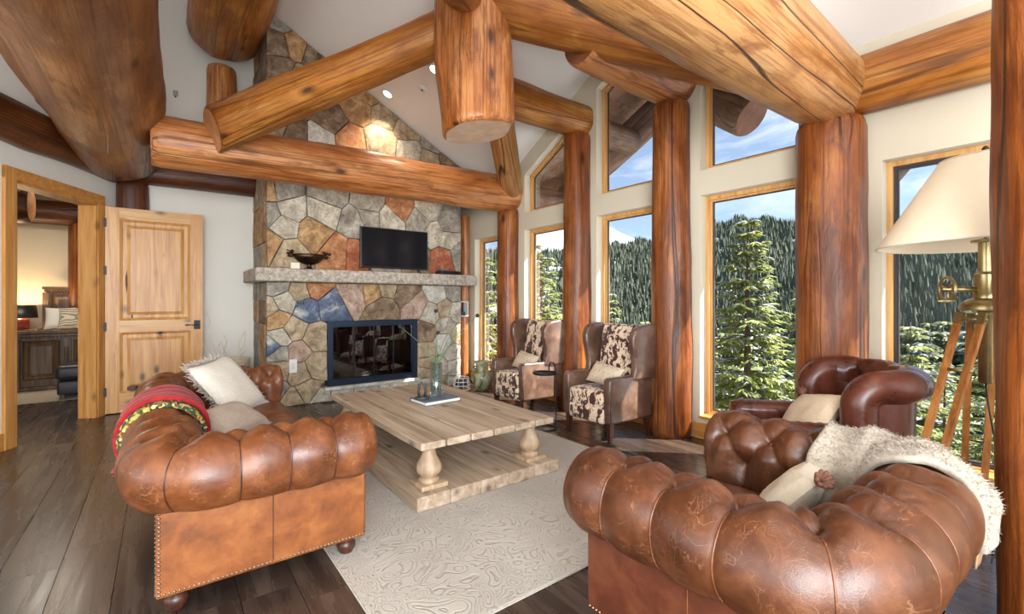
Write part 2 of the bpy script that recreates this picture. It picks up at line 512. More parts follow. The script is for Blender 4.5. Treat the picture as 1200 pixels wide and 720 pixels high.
MORTAR = plain('mortar', srgb(92, 80, 66), 0.9, nscale=20)

WALL = plain('warm white wall', srgb(216, 212, 202), 0.85, nscale=3.0, var=0.02)
WALL_WARM = plain('warm beige wall', srgb(206, 196, 174), 0.85, nscale=3.0, var=0.02)
CEIL = plain('white ceiling', srgb(243, 242, 238), 0.9, nscale=2.0, var=0.015)
BEDWALL = plain('cream bedroom wall', srgb(206, 196, 176), 0.85, nscale=3.0, var=0.02)
REVEAL = plain('white reveal', srgb(226, 222, 212), 0.8)
BLACK = plain('black plastic', (0.012, 0.012, 0.013), 0.35)
BLACKMETAL = plain('black iron', (0.02, 0.02, 0.022), 0.45, 0.7)
BLUEMETAL = plain('blued steel frame', srgb(44, 58, 78), 0.35, 0.6)
SCREEN = plain('dark screen', (0.010, 0.011, 0.014), 0.12)
STEEL = plain('brushed steel', srgb(150, 150, 150), 0.3, 1.0)
BRASS = plain('antique brass', srgb(176, 160, 116), 0.34, 1.0, nscale=9, var=0.2)
BRONZE = plain('dark bronze', srgb(70, 52, 40), 0.35, 0.9, nscale=25, var=0.5)
NAIL = plain('nailheads', srgb(150, 130, 110), 0.3, 1.0)
WHITE = plain('white plastic', srgb(226, 226, 222), 0.4)
CREAM_FAB = plain('cream linen', srgb(216, 208, 194), 0.9, nscale=60, var=0.08, bstr=0.2)
TAUPE_FAB = plain('taupe linen', srgb(176, 158, 142), 0.85, nscale=60, var=0.1, bstr=0.2)
BEIGE_FAB = plain('beige linen', srgb(206, 184, 156), 0.9, nscale=60, var=0.08, bstr=0.2)
STRIPE_FAB = plain('ivory cotton', srgb(220, 208, 186), 0.9, nscale=70, var=0.06, bstr=0.2)
FRINGE = plain('grey fringe', srgb(178, 168, 158), 0.95, nscale=80, var=0.3)
NAVY = plain('navy band', srgb(58, 60, 92), 0.9, nscale=60, var=0.2)
RED_FAB = plain('red chenille', srgb(150, 20, 20), 0.95, nscale=26, var=0.35, bstr=0.5, Sheen_Weight=0.15)
FUR = plain('ivory fleece', srgb(166, 154, 137), 0.95, nscale=40, var=0.15, bstr=0.6, Sheen_Weight=0.3)
SUEDE = plain('tan suede', srgb(166, 132, 96), 0.8, nscale=14, var=0.18, bstr=0.2)
SHADE = plain('parchment shade', srgb(236, 222, 194), 0.8, nscale=12, var=0.03)
OTTOMAN = plain('plum leather', srgb(46, 38, 44), 0.4, nscale=8, var=0.2)
TWIG = plain('pale twig', srgb(206, 190, 164), 0.8)
BASKET = plain('woven pot', srgb(196, 180, 154), 0.85, nscale=30, var=0.2, bstr=0.5)
STEM = plain('green stem', srgb(96, 120, 84), 0.6)
SEEDHEAD = plain('dark seed head', srgb(48, 38, 34), 0.9)
BOOK = plain('slate book cover', srgb(92, 104, 120), 0.5, nscale=10, var=0.4)
PAGES = plain('book pages', srgb(222, 216, 204), 0.9)
IRON = plain('cast grey iron', srgb(74, 78, 78), 0.5, 0.6, nscale=30, var=0.3)
CARPET = plain('bedroom carpet', srgb(170, 156, 138), 0.95, nscale=50, var=0.15)
SNOW = plain('snow', srgb(158, 164, 174), 0.7, nscale=0.4, var=0.04)
BARK = plain('bark', srgb(84, 66, 52), 0.9, nscale=8, var=0.3)
LINEN_WHITE = plain('white bedding', srgb(222, 218, 210), 0.9)
CANDLE = plain('red glass', srgb(150, 56, 44), 0.3, nscale=14, var=0.4)

def trimfab():
    m, nt, b = new_mat('multicolour trim')
    v = node(nt, 'TexVoronoi', Vector=objco(nt), Scale=70.0)
    s = node(nt, 'SeparateColor', i0=v.outputs['Color']).outputs[0]
    c = ramp(nt, s, [(0.0, srgb(60, 62, 34)), (0.3, srgb(178, 150, 62)), (0.5, srgb(40, 84, 80)), (0.65, srgb(206, 188, 120)), (0.85, srgb(120, 60, 40))], 'CONSTANT')
    put(nt, b, Base_Color=c, Roughness=0.9)
    bump(nt, b, v.outputs[0], 0.6, 0.01)
    return m
TRIMFAB = trimfab()

def printfab():
    m, nt, b = new_mat('patterned linen')
    wv = node(nt, 'TexWave', _wave_type='RINGS', Vector=objco(nt, rnd=False), Scale=9.0, Distortion=3.0, Detail=2.0)
    c = ramp(nt, wv.outputs['Fac'], [(0.4, srgb(206, 196, 178)), (0.6, srgb(142, 132, 116))])
    put(nt, b, Base_Color=c, Roughness=0.9)
    return m
PRINTFAB = printfab()

def rugmat():
    m, nt, b = new_mat('carved paisley rug')
    co = objco(nt, rnd=False)
    n0 = node(nt, 'TexNoise', Vector=co, Scale=2.6, Detail=2.0)
    wv = node(nt, 'VectorMath', _operation='ADD', i0=co, i1=node(nt, 'VectorMath', _operation='SCALE', i0=n0.outputs[1], Scale=0.55).outputs[0]).outputs[0]
    v = node(nt, 'TexVoronoi', Vector=wv, Scale=4.6)
    rings = mathn(nt, 'SINE', mathn(nt, 'MULTIPLY', v.outputs['Distance'], 52.0))
    v2 = node(nt, 'TexVoronoi', Vector=wv, Scale=13.0)
    r2 = mathn(nt, 'SINE', mathn(nt, 'MULTIPLY', v2.outputs['Distance'], 26.0))
    sel = ramp(nt, v.outputs['Distance'], [(0.34, 0.0), (0.42, 1.0)])
    pat = node(nt, 'Mix', i0=sel, i2=rings, i3=r2).outputs[0]
    ln = ramp(nt, pat, [(0.45, 0.0), (0.95, 1.0)])
    c = mixc(nt, mathn(nt, 'MULTIPLY', ln, 0.30), srgb(188, 181, 170), srgb(116, 108, 100))
    n2 = node(nt, 'TexNoise', Vector=co, Scale=1.6, Detail=4.0)
    c = mixc(nt, ramp(nt, n2.outputs[0], [(0.4, 0.0), (0.65, 0.4)]), c, srgb(156, 147, 136))
    n3 = node(nt, 'TexNoise', Vector=co, Scale=160.0, Detail=2.0)
    c = mixc(nt, ramp(nt, n3.outputs[0], [(0.4, 0.3), (0.6, 0.0)]), c, srgb(150, 142, 132))
    put(nt, b, Base_Color=c, Roughness=0.95)
    h = mathn(nt, 'SUBTRACT', mathn(nt, 'MULTIPLY', n3.outputs[0], 0.4), ln)
    bump(nt, b, h, 0.5, 0.008)
    return m
RUG = rugmat()

def glassmat(name, tint=(1, 1, 1), refl=0.05, rough=0.0):
    m = bpy.data.materials.new(name)
    m.use_nodes = True
    nt = m.node_tree
    nt.nodes.clear()
    t = node(nt, 'BsdfTransparent', Color=(*tint, 1))
    g = node(nt, 'BsdfGlossy', Color=(1, 1, 1, 1), Roughness=rough)
    lw = node(nt, 'LayerWeight', Blend=0.25)
    f = mathn(nt, 'ADD', mathn(nt, 'MULTIPLY', lw.outputs['Fresnel'], 0.22 if name == 'window glass' else 0.6), refl)
    mx = node(nt, 'MixShader', i0=f, i1=t.outputs[0], i2=g.outputs[0])
    o = nt.nodes.new('ShaderNodeOutputMaterial')
    nt.links.new(mx.outputs[0], o.inputs[0])
    return m
GLASS = glassmat('window glass', (0.97, 0.985, 0.98), 0.0)
FIREGLASS = glassmat('firebox glass', (0.55, 0.55, 0.56), 0.10)
VASEGLASS = glassmat('vase glass', (0.90, 0.96, 0.94), 0.06)

def ceramic():
    m, nt, b = new_mat('celadon ceramic')
    n = node(nt, 'TexNoise', Vector=objco(nt), Scale=7.0, Detail=4.0, Distortion=1.0)
    c = ramp(nt, n.outputs[0], [(0.35, srgb(96, 92, 62)), (0.48, srgb(150, 154, 120)), (0.65, srgb(186, 188, 160))])
    put(nt, b, Base_Color=c, Roughness=0.25)
    return m
CERAMIC = ceramic()

def needles(name, a, c_, d, snow=0.0):
    m, nt, b = new_mat(name)
    n = node(nt, 'TexNoise', Vector=objco(nt), Scale=2.2, Detail=5.0, Roughness=0.7)
    c = ramp(nt, n.outputs[0], [(0.3, a), (0.5, c_), (0.68, d)])
    if snow:
        n2 = node(nt, 'TexNoise', Vector=objco(nt), Scale=1.4, Detail=5.0, Roughness=0.7)
        c = mixc(nt, ramp(nt, n2.outputs[0], [(0.52, 0.0), (0.6, snow)]), c, srgb(172, 178, 188))
    put(nt, b, Base_Color=c, Roughness=0.8)
    return m
NEEDLE = needles('spruce needles', srgb(64, 78, 36), srgb(118, 128, 60), srgb(170, 170, 90))
NEEDLE_MID = needles('forest needles', srgb(46, 58, 36), srgb(86, 96, 54), srgb(134, 136, 82), 0.4)
NEEDLE_FAR = needles('distant needles', srgb(38, 50, 44), srgb(58, 70, 54), srgb(84, 92, 64), 0.1)

def emit(name, col, s):
    m, nt, b = new_mat(name)
    put(nt, b, Base_Color=col, Emission_Color=col, Emission_Strength=s)
    return m
LIT = emit('lamp lens', (1.0, 0.9, 0.75), 6.0)
# ---------------------------------------------------------------- room shell
SLOPE = 0.535
EAVE = 3.2
RIDGE_X = 0.3
GY, GH = 3.35, 2.03                      # gable centre and half width
GTOP = EAVE + SLOPE * GH
def ceil_main(x): return EAVE + SLOPE * (4.1 - x)
def ceil_gable(y): return GTOP - SLOPE * abs(y - GY) if abs(y - GY) < GH else EAVE

def slab(name, polys, mat, thick=0.14, kind='structure', parent=None):
    mb = MB()
    for p in polys:
        n = len(p)
        vs_ = [Vector(q) for q in p] + [Vector(q) + Vector((0, 0, thick)) for q in p]
        fs = [tuple(range(n)), tuple(range(n, 2 * n))[::-1]] + [(i, i + n, (i + 1) % n + n, (i + 1) % n) for i in range(n)]
        mb.add(vs_, fs)
    return tag(mb.build(name, mat, parent), kind=kind)

pk = RIDGE_X
zr = ceil_main(pk)
xw = -4.6
zw = zr - SLOPE * (pk - xw)
valley = (4.1 - GH, GY, GTOP)
slab('ceiling', [
    [(pk, -4, zr), (4.3, -4, EAVE - 0.107), (4.3, GY - GH, EAVE - 0.107), (4.1, GY - GH, EAVE), valley, (pk, GY, zr)],
    [(pk, GY, zr), valley, (4.1, GY + GH, EAVE), (4.3, GY + GH, EAVE - 0.107), (4.3, 7.45, EAVE - 0.107), (pk, 7.45, zr)],
    [(4.3, GY - GH, EAVE), (4.3, GY, GTOP), valley, (4.1, GY - GH, EAVE)],
    [(4.1, GY + GH, EAVE), valley, (4.3, GY, GTOP), (4.3, GY + GH, EAVE)],
    [(xw, -4, zw), (pk, -4, zr), (pk, 7.45, zr), (xw, 7.45, zw)],
], CEIL)

# floor: a slab with loose-laid wide planks on it
fl = MB().lo_hi((-5.2, -4, -0.2), (4.3, 7.45, -0.014)).lo_hi((-5.2, 7.45, -0.2), (3.0, 14.5, -0.014)).build('floor', MORTAR)
tag(fl, kind='structure')
PW, PL = 0.225, 1.62
pme = MB().lo_hi((0.0015, 0.0015, -0.0139), (PW - 0.0015, PL - 0.0015, 0.0)).build('plank', FLOOR, fl)
rng = random.Random(4)
first = True
for i in range(31):
    x = 4.1 - PW * (i + 1)
    y = -1.2 - rng.uniform(0, PL)
    while y < 8.6:
        yy = y
        y += PL
        # only where the floor can be seen
        if yy + PL < -0.2 + max(0, -x) * 1.1 or yy > 8.5 or x < -2.6:
            continue
        if yy + PL > 7.44 and x > -0.2:
            continue
        if first:
            pme.location = (x, yy, 0)
            first = False
        else:
            o = link('plank', pme.data, fl)
            o.location = (x, yy, 0)

# ---- window wall
WX0, WX1 = 4.1, 4.3
openings = [(-0.02, 1.02, False), (1.55, 2.42, True), (2.92, 3.74, True), (4.23, 5.10, True), (5.58, 6.40, False)]
SILL, HEAD, UP = 0.20, 2.32, 2.56
def up_top(y): return ceil_gable(y) - 0.25
wl = MB()
def wall_prism(poly): wl.prism(poly, 'x', WX0, WX1)
edges = [-4.0] + [v for o_ in openings for v in o_[:2]] + [7.45]
for a, b in zip(edges[0::2], edges[1::2]):
    brk = [a] + [k for k in (GY - GH, GY, GY + GH) if a < k < b] + [b]
    wall_prism([(b, 0), (a, 0)] + [(y, ceil_gable(y) + 0.05) for y in brk])
for a, b, upper in openings:
    wall_prism([(a, 0), (b, 0), (b, SILL), (a, SILL)])
    brk = [a] + [k for k in (GY,) if a < k < b] + [b]
    if upper:
        wall_prism([(a, HEAD), (b, HEAD), (b, UP), (a, UP)])
        wall_prism([(y, up_top(y)) for y in brk] + [(y, ceil_gable(y) + 0.05) for y in brk[::-1]])
    else:
        wall_prism([(a, HEAD), (b, HEAD)] + [(y, ceil_gable(y) + 0.05) for y in brk[::-1]])
wall_r = tag(wl.build('wall_right', WALL_WARM), kind='structure')

def inset(poly, d):
    n = len(poly)
    out = []
    area = sum(poly[i][0] * poly[(i + 1) % n][1] - poly[(i + 1) % n][0] * poly[i][1] for i in range(n))
    sgn = 1 if area > 0 else -1
    for i in range(n):
        p0, p1, p2 = Vector(poly[i - 1]), Vector(poly[i]), Vector(poly[(i + 1) % n])
        e1, e2 = (p1 - p0).normalized(), (p2 - p1).normalized()
        n1, n2 = Vector((-e1.y, e1.x)) * sgn, Vector((-e2.y, e2.x)) * sgn
        bis = n1 + n2
        out.append(tuple(p1 + bis * (d / (1 + n1.dot(n2)))))
    return out

def ring(mb, poly, wdt, x0, x1, mi=0):
    inn = inset(poly, wdt)
    n = len(poly)
    vs_ = [(x, *p) for x in (x0, x1) for q in (poly, inn) for p in q]
    fs = []
    for i in range(n):
        k = (i + 1) % n
        fs += [(i, k, n + k, n + i), (2 * n + i, 3 * n + i, 3 * n + k, 2 * n + k),
               (i, 2 * n + i, 2 * n + k, k), (n + i, n + k, 3 * n + k, 3 * n + i)]
    mb.add(vs_, fs, mi)
    return inn

GASKET = plain('dark gasket', srgb(52, 48, 46), 0.5)
wi = 0
for a, b, upper in openings:
    shapes = [[(a, SILL), (b, SILL), (b, HEAD), (a, HEAD)]]
    if upper:
        brk = [a] + [k for k in (GY,) if a < k < b] + [b]
        shapes.append([(a, UP), (b, UP)] + [(y, up_top(y)) for y in brk[::-1]])
    for poly in shapes:
        wi += 1
        win = thing('window_%d' % wi, kind='structure', loc=(WX1 - 0.10, (a + b) / 2, poly[0][1]))
        off = (-(WX1 - 0.10), -(a + b) / 2, -poly[0][1])
        def wpart(nm, mb, mat):
            o = mb.build(nm, mat, win)
            o.location = off
            return o
        mb = MB()
        inn = ring(mb, poly, 0.036, WX1 - 0.10, WX1 - 0.01)
        wpart('frame', mb, WIN_WOOD)
        mb = MB()
        inn2 = ring(mb, inn, 0.018, WX1 - 0.075, WX1 - 0.03)
        wpart('sash', mb, WIN_WOOD if poly[0][0] > 1.2 else GASKET)
        mb = MB()
        inn3 = ring(mb, inn2, 0.010, WX1 - 0.065, WX1 - 0.045)
        wpart('gasket', mb, GASKET)
        wpart('pane', MB().add([(WX1 - 0.055, *p) for p in inn2], [tuple(range(len(inn2)))]), GLASS)
        if poly[0][1] == SILL:
            wpart('sill', MB().rbox((WX0 + 0.03, (a + b) / 2, SILL + 0.012), (0.13, b - a, 0.024), 0.006, 2), PINE_TRIM_Y)

# baseboards between the posts
bb = MB()
for a, b in [(-1.2, 1.07), (1.53, 2.48), (2.86, 3.80), (4.14, 5.18), (5.52, 7.2)]:
    bb.rbox((WX0 - 0.012, (a + b) / 2, 0.075), (0.024, b - a, 0.15), 0.006, 2)
tag(bb.build('baseboard_right', PINE_TRIM_Y), kind='structure')
tag(MB().rbox((0.33, 7.238, 0.075), (1.35, 0.024, 0.15), 0.006, 2).build('baseboard_back', PINE_DOOR_X), kind='structure')

# ---- back wall and the slanting wall with the doorway
bk = MB()
bk.prism([(-0.36, 0), (4.1, 0), (4.1, EAVE + 0.05), (RIDGE_X, zr + 0.05), (-0.36, zr - SLOPE * 0.66 + 0.05)], 'y', 7.25, 7.45)
tag(bk.build('wall_back', WALL), kind='structure')
DA = Vector((-0.54, 7.04, 0))            # a point on the slanting wall, s metres along DD
DD = Vector((-0.457, -0.889, 0)).normalized()
DN = Vector((-DD.y, DD.x, 0))            # normal, into the living room
if DN.x < 0: DN = -DN
def dmat():
    m_ = Matrix.Identity(4)
    for r_ in range(3):
        m_[r_][0], m_[r_][1] = DD[r_], DN[r_]
    m_.translation = DA
    return m_
DM = dmat()                              # local x along the wall (towards the camera), local y out of it
S0, S1, DH = 0.10, 1.15, 2.40
dw = MB()
dw.lo_hi((-0.32, -0.16, 0), (S0, 0, 4.9), 0, DM)
dw.lo_hi((S1, -0.16, 0), (4.6, 0, 4.9), 0, DM)
dw.lo_hi((S0, -0.16, DH), (S1, 0, 4.9), 0, DM)
tag(dw.build('wall_left', WALL), kind='structure')
tr = MB()
tr.lo_hi((S0 - 0.10, 0, 0), (S0, 0.025, DH + 0.10), 0, DM)
tr.lo_hi((S1, 0, 0), (S1 + 0.11, 0.03, DH + 0.10), 0, DM)
tr.lo_hi((S1 - 0.02, -0.165, 0), (S1, 0.02, DH), 0, DM)
tr.lo_hi((S0, -0.165, 0), (S0 + 0.02, 0.012, DH), 0, DM)
trim1 = tag(tr.build('trim_1', PINE_TRIM), kind='structure')
tr = MB()
tr.lo_hi((S0 - 0.10, 0, DH), (S1 + 0.11, 0.027, DH + 0.11), 0, DM)
tr.lo_hi((S0, -0.165, DH - 0.02), (S1, 0.012, DH), 0, DM)
tr.build('head_casing', PINE_TRIM_Y, trim1)
tag(MB().lo_hi((S1 + 0.112, 0, 0), (4.0, 0.02, 0.15), 0, DM).build('baseboard_left', PINE_TRIM_Y), kind='structure')

# door leaf, folded back against the back wall
DL, DT, LH = 0.93, 0.045, 2.385
door = thing('door_1', kind='structure', loc=(-0.515, 7.02, 0.012), rotz=R(0.5))
d_ = MB()
ST_ = 0.125
for a, b in ((0, ST_), (DL - ST_, DL)):
    d_.lo_hi((a, 0, 0), (b, DT, LH))
d_.build('stile', PINE_DOOR, door)
rails = [(0, 0.22), (0.93, 1.07), (LH - 0.13, LH)]
d_ = MB()
for a, b in rails:
    d_.lo_hi((ST_, 0.001, a), (DL - ST_, DT - 0.001, b))
d_.build('rail', PINE_DOOR_X, door)
for (a, b) in ((0.22, 0.93), (1.07, LH - 0.13)):
    p = MB()
    x0, x1 = ST_, DL - ST_
    # moulding slopes into a flat field, then a raised centre
    lv = [(0.0, 0.002), (0.03, 0.022), (0.065, 0.022), (0.10, 0.006)]
    vs_, fs = [], []
    for ins, dep in lv:
        vs_ += [(x0 + ins, dep, a + ins), (x1 - ins, dep, a + ins), (x1 - ins, dep, b - ins), (x0 + ins, dep, b - ins)]
    for k in range(3):
        for i in range(4):
            j = (i + 1) % 4
            fs.append((4 * k + i, 4 * k + j, 4 * k + 4 + j, 4 * k + 4 + i))
    fs.append((12, 13, 14, 15))
    p.add(vs_, fs)
    p.lo_hi((x0, 0.026, a), (x1, DT - 0.004, b))
    p.build('panel', PINE_DOOR, door)
hd = MB().rbox((DL - 0.06, -0.006, 1.0), (0.065, 0.012, 0.11), 0.004, 2).build('handle_plate', BLACKMETAL, door)
MB().tube([(DL - 0.06, -0.01, 1.0), (DL - 0.06, -0.05, 1.0), (DL - 0.10, -0.055, 1.0), (DL - 0.18, -0.055, 1.0)], 0.010, 8).build('lever', STEEL, hd, True)
for z in (0.25, 1.0, 1.65, 2.2):
    MB().lo_hi((-0.012, -0.012, z - 0.05), (0.012, 0.03, z + 0.05)).build('hinge', BLACKMETAL, door)

# ---------------------------------------------------------------- logs
def log(name, label, p0, p1, r0, r1, mat, endmat, seed, group=None, cat='log beam', nside=30, rough=0.05, lumps=5,
        square=0.0, bev0=0.06, bev1=0.06, step=0.09, tilt1=(0, 0), tilt0=(0, 0), bow=0.02, clip=None):
    p0, p1 = Vector(p0), Vector(p1)
    d = p1 - p0
    L = d.length
    nr = max(6, int(L / step))
    rg = random.Random(seed)
    so = Vector((seed * 7.3, seed * 3.1, seed * 1.7))
    lump = [(rg.uniform(0, 2 * PI), rg.uniform(0.05, 0.95) * L, rg.uniform(0.06, 0.14), rg.uniform(0.02, 0.07)) for _ in range(lumps)]
    rows = []
    zs = [0.0, bev0 * 0.35, bev0] + list(np.linspace(bev0, L - bev1, nr)[1:-1]) + [L - bev1, L - bev1 * 0.35, L]
    for z in zs:
        f = z / L
        rr = r0 + (r1 - r0) * f
        e = 1.0
        if z < bev0: e = 1 - 0.09 * (1 - z / max(bev0, 1e-6)) ** 2
        if z > L - bev1: e = 1 - 0.09 * (1 - (L - z) / max(bev1, 1e-6)) ** 2
        bx = bow * math.sin(f * PI * 1.3 + seed) * r0 * 3
        row = []
        for i in range(nside):
            a = 2 * PI * i / nside
            c, s_ = math.cos(a), math.sin(a)
            k = 1 + rough * mnoise.noise(Vector((c * 1.1, s_ * 1.1, z * 0.9)) + so) * 2 + rough * 0.5 * mnoise.noise(Vector((c * 3.2, s_ * 3.2, z * 2.6)) + so)
            if square:
                k *= (1 - square) + square * min(1.12, 1 / max(abs(c), abs(s_)))
            for la, lz, lr, lh in lump:
                da = (a - la + PI) % (2 * PI) - PI
                q = (da * rr / lr) ** 2 + ((z - lz) / (lr * 1.4)) ** 2
                if q < 6: k += lh * math.exp(-q)
            x, y = rr * e * k * c + bx, rr * e * k * s_
            zz = z + (tilt1[0] * x + tilt1[1] * y) * (f if f > 0.5 else 0) + (tilt0[0] * x + tilt0[1] * y) * ((1 - f) if f < 0.5 else 0)
            row.append((x, y, zz))
        rows.append(row)
    vs_ = [v for r_ in rows for v in r_]
    n = nside
    fs = []
    for j in range(len(rows) - 1):
        for i in range(n):
            k = (i + 1) % n
            fs.append((j * n + i, j * n + k, (j + 1) * n + k, (j + 1) * n + i))
    fs.append(tuple(range(n))[::-1])
    fs.append(tuple((len(rows) - 1) * n + i for i in range(n)))
    me = mesh_of(name, vs_, fs, mat, True)
    me.set_sharp_from_angle(angle=R(38))
    o = link(name, me)
    o.location = p0
    o.rotation_mode = 'QUATERNION'
    o.rotation_quaternion = d.to_track_quat('Z', 'Y')
    if label: tag(o, label, cat, group)
    for row, sg in ((rows[0], -1), (rows[-1], 1)):
        cen = Vector([sum(v[k] for v in row) / n for k in range(3)])
        vv = [cen + Vector((0, 0, 0.004 * sg)) + (Vector((0, 0, 0)))] + [cen + (Vector(v) - cen) * 0.985 + Vector((0, 0, 0.003 * sg)) for v in row]
        ff = [(0, 1 + i, 1 + (i + 1) % n) if sg > 0 else (0, 1 + (i + 1) % n, 1 + i) for i in range(n)]
        link('cut_end', mesh_of('cut_end', vv, ff, endmat), o)
    return o

PX = 4.0
# window posts
log('log_post', 'red-brown log post at the left end of the window row, behind the far wing chair', (PX, 5.36, 0), (PX, 5.36, 2.62), 0.165, 0.155, WOOD_RED, END_TAN, 1, cat='log post', rough=0.05)
log('log_post', 'tall log post rising behind the left wing chair', (PX, 3.97, 0), (PX, 3.97, 3.31), 0.175, 0.16, WOOD_RED, END_TAN, 2, cat='log post')
log('log_post', 'tall log post beside the right wing chair, split knot on its left edge', (PX, 2.67, 0), (PX, 2.67, 3.24), 0.20, 0.175, WOOD_RED, END_TAN, 3, cat='log post')
log('log_post', 'thick log post behind the dark tub armchair, under the pale beam end', (PX, 1.31, 0), (PX, 1.31, 2.64), 0.235, 0.225, WOOD_RED, END_TAN, 4, cat='log post', square=0.15)
log('log_post', 'knotted dark log post at the right edge of the frame, in front of the lamp', (2.62, 0.119, 0), (2.62, 0.119, 3.87), 0.185, 0.175, WOOD_RED, END_TAN, 5, cat='log post', rough=0.07, lumps=9, step=0.05)
log('log_post', 'short corner log post above the open pine door', (-0.28, 7.20, 0), (-0.28, 7.20, 2.74), 0.165, 0.155, WOOD_DARK, END_TAN, 6, cat='log post')
log('log_post', 'slim log post in the recess to the right of the chimney', (4.0, 6.56, 0), (4.0, 6.56, 2.72), 0.085, 0.08, WOOD_ORANGE, END_TAN, 7, cat='log post')
log('log_post', 'short log post under the thick cut purlin, left of the chimney', (0.62, 7.12, 3.02), (0.62, 7.12, 4.36), 0.175, 0.165, WOOD_ORANGE, END_TAN, 8, cat='log post')
log('log_post', 'thin upright log beside the big dark beam, against the white back wall', (-0.20, 7.14, 3.02), (-0.20, 7.14, 4.86), 0.11, 0.10, WOOD_HONEY, END_TAN, 9, cat='log post')
# beams
log('log_beam', 'big glossy orange log beam running across in front of the stone chimney', (-0.08, 5.40, 2.80), (4.12, 5.38, 2.86), 0.235, 0.265, WOOD_ORANGE, END_TAN, 11, rough=0.04)
log('log_beam', 'massive pale honey log beam with long dark cracks, upper right', (-0.6, 1.20, 2.86), (3.98, 1.31, 2.86), 0.34, 0.265, WOOD_PALE, END_PALE, 12, rough=0.035, bev1=0.16)
log('log_beam', 'massive brown log beam coming from the upper left corner over the doorway', (-0.45, -0.6, 3.10), (-0.42, 7.0, 3.06), 0.46, 0.40, WOOD_BROWN, END_TAN, 13, rough=0.05, bev1=0.2, lumps=9)
log('log_beam', 'lower wall log between the corner post and the chimney, under the glossy beam', (-0.35, 7.12, 2.88), (1.06, 7.12, 2.88), 0.165, 0.155, WOOD_DARK, END_TAN, 14, rough=0.03)
log('log_beam', 'wall log over the recess to the right of the chimney', (3.66, 6.95, 2.70), (4.10, 6.95, 2.70), 0.13, 0.13, WOOD_ORANGE, END_TAN, 15)
pa, pb = DA + DD * (-0.2) + DN * 0.06, DA + DD * 3.6 + DN * 0.06
log('log_beam', 'dark wall log above the door casing, upper left', (pa.x, pa.y, 2.90), (pb.x, pb.y, 2.90), 0.19, 0.20, WOOD_DARK, END_DARK, 16)
log('log_beam', 'honey log along the top of the right wall, above the window by the lamp', (PX + 0.02, 1.25, 2.86), (PX + 0.02, -2.4, 2.86), 0.205, 0.21, WOOD_HONEY, END_TAN, 17, rough=0.02)
log('log_beam', 'orange purlin log resting on the tall post behind the left wing chair', (2.75, 3.97, 3.50), (4.14, 3.97, 3.50), 0.185, 0.19, WOOD_HONEY, END_TAN, 18, rough=0.03, square=0.5)
log('log_beam', 'short purlin log resting on the post beside the right wing chair', (2.74, 2.67, 3.45), (4.14, 2.67, 3.45), 0.205, 0.21, WOOD_ORANGE, END_DARK, 19, rough=0.03)
log('log_beam', 'thick purlin log with a slanted cut end high above the left side of the chimney', (0.62, 2.2, 4.74), (0.62, 7.0, 4.74), 0.40, 0.40, WOOD_HONEY, END_DARK, 20, rough=0.05, tilt1=(0, 0.3))
# rafters of the crossing
K = Vector((2.12, 3.30, 0))
log('log_rafter', 'straight honey log brace slanting from the hanging post down over the chimney', (K.x - 0.08, K.y + 0.06, 3.66), (0.37, 5.05, 2.88), 0.165, 0.20, WOOD_HONEY, END_TAN, 21, cat='log rafter', rough=0.02, tilt1=(-1.0, 0.2), bev1=.02)
log('log_rafter', 'pale leaning log between the hanging post and the corner of the windows', (K.x + 0.1, K.y + 0.1, 3.86), (3.98, 5.24, 2.90), 0.16, 0.165, WOOD_PALE, END_TAN, 22, cat='log rafter', rough=0.03)
log('log_rafter', 'broad honey log rafter slanting down to the right behind the pale beam', (K.x + 0.02, K.y - 0.04, 3.86), (4.0, 1.36, 2.98), 0.235, 0.21, WOOD_HONEY, END_TAN, 23, cat='log rafter', rough=0.03)
log('log_rafter', 'rounded honey log end in front of the hanging post at the top edge', (K.x - 0.22, K.y - 0.22, 3.72), (0.5, 1.68, 3.0), 0.15, 0.18, WOOD_HONEY, END_TAN, 24, cat='log rafter', bev0=0.14)
log('hanging_log_post', 'stout hanging log post with a pale sawn bottom at the crossing of the rafters', (K.x, K.y, 4.22), (K.x, K.y, 2.74), 0.31, 0.30, WOOD_ORANGE, END_PALE, 25, cat='log post', rough=0.10, lumps=6, square=0.25, tilt1=(0.12, 0.05), bev1=0.03, nside=40, step=.06)
log('log_beam', 'dark log end in the shadow of the hall ceiling at the left edge', (-3.9, 6.2, 3.45), (-1.25, 6.0, 3.45), 0.20, 0.20, WOOD_DARK, END_DARK, 26)

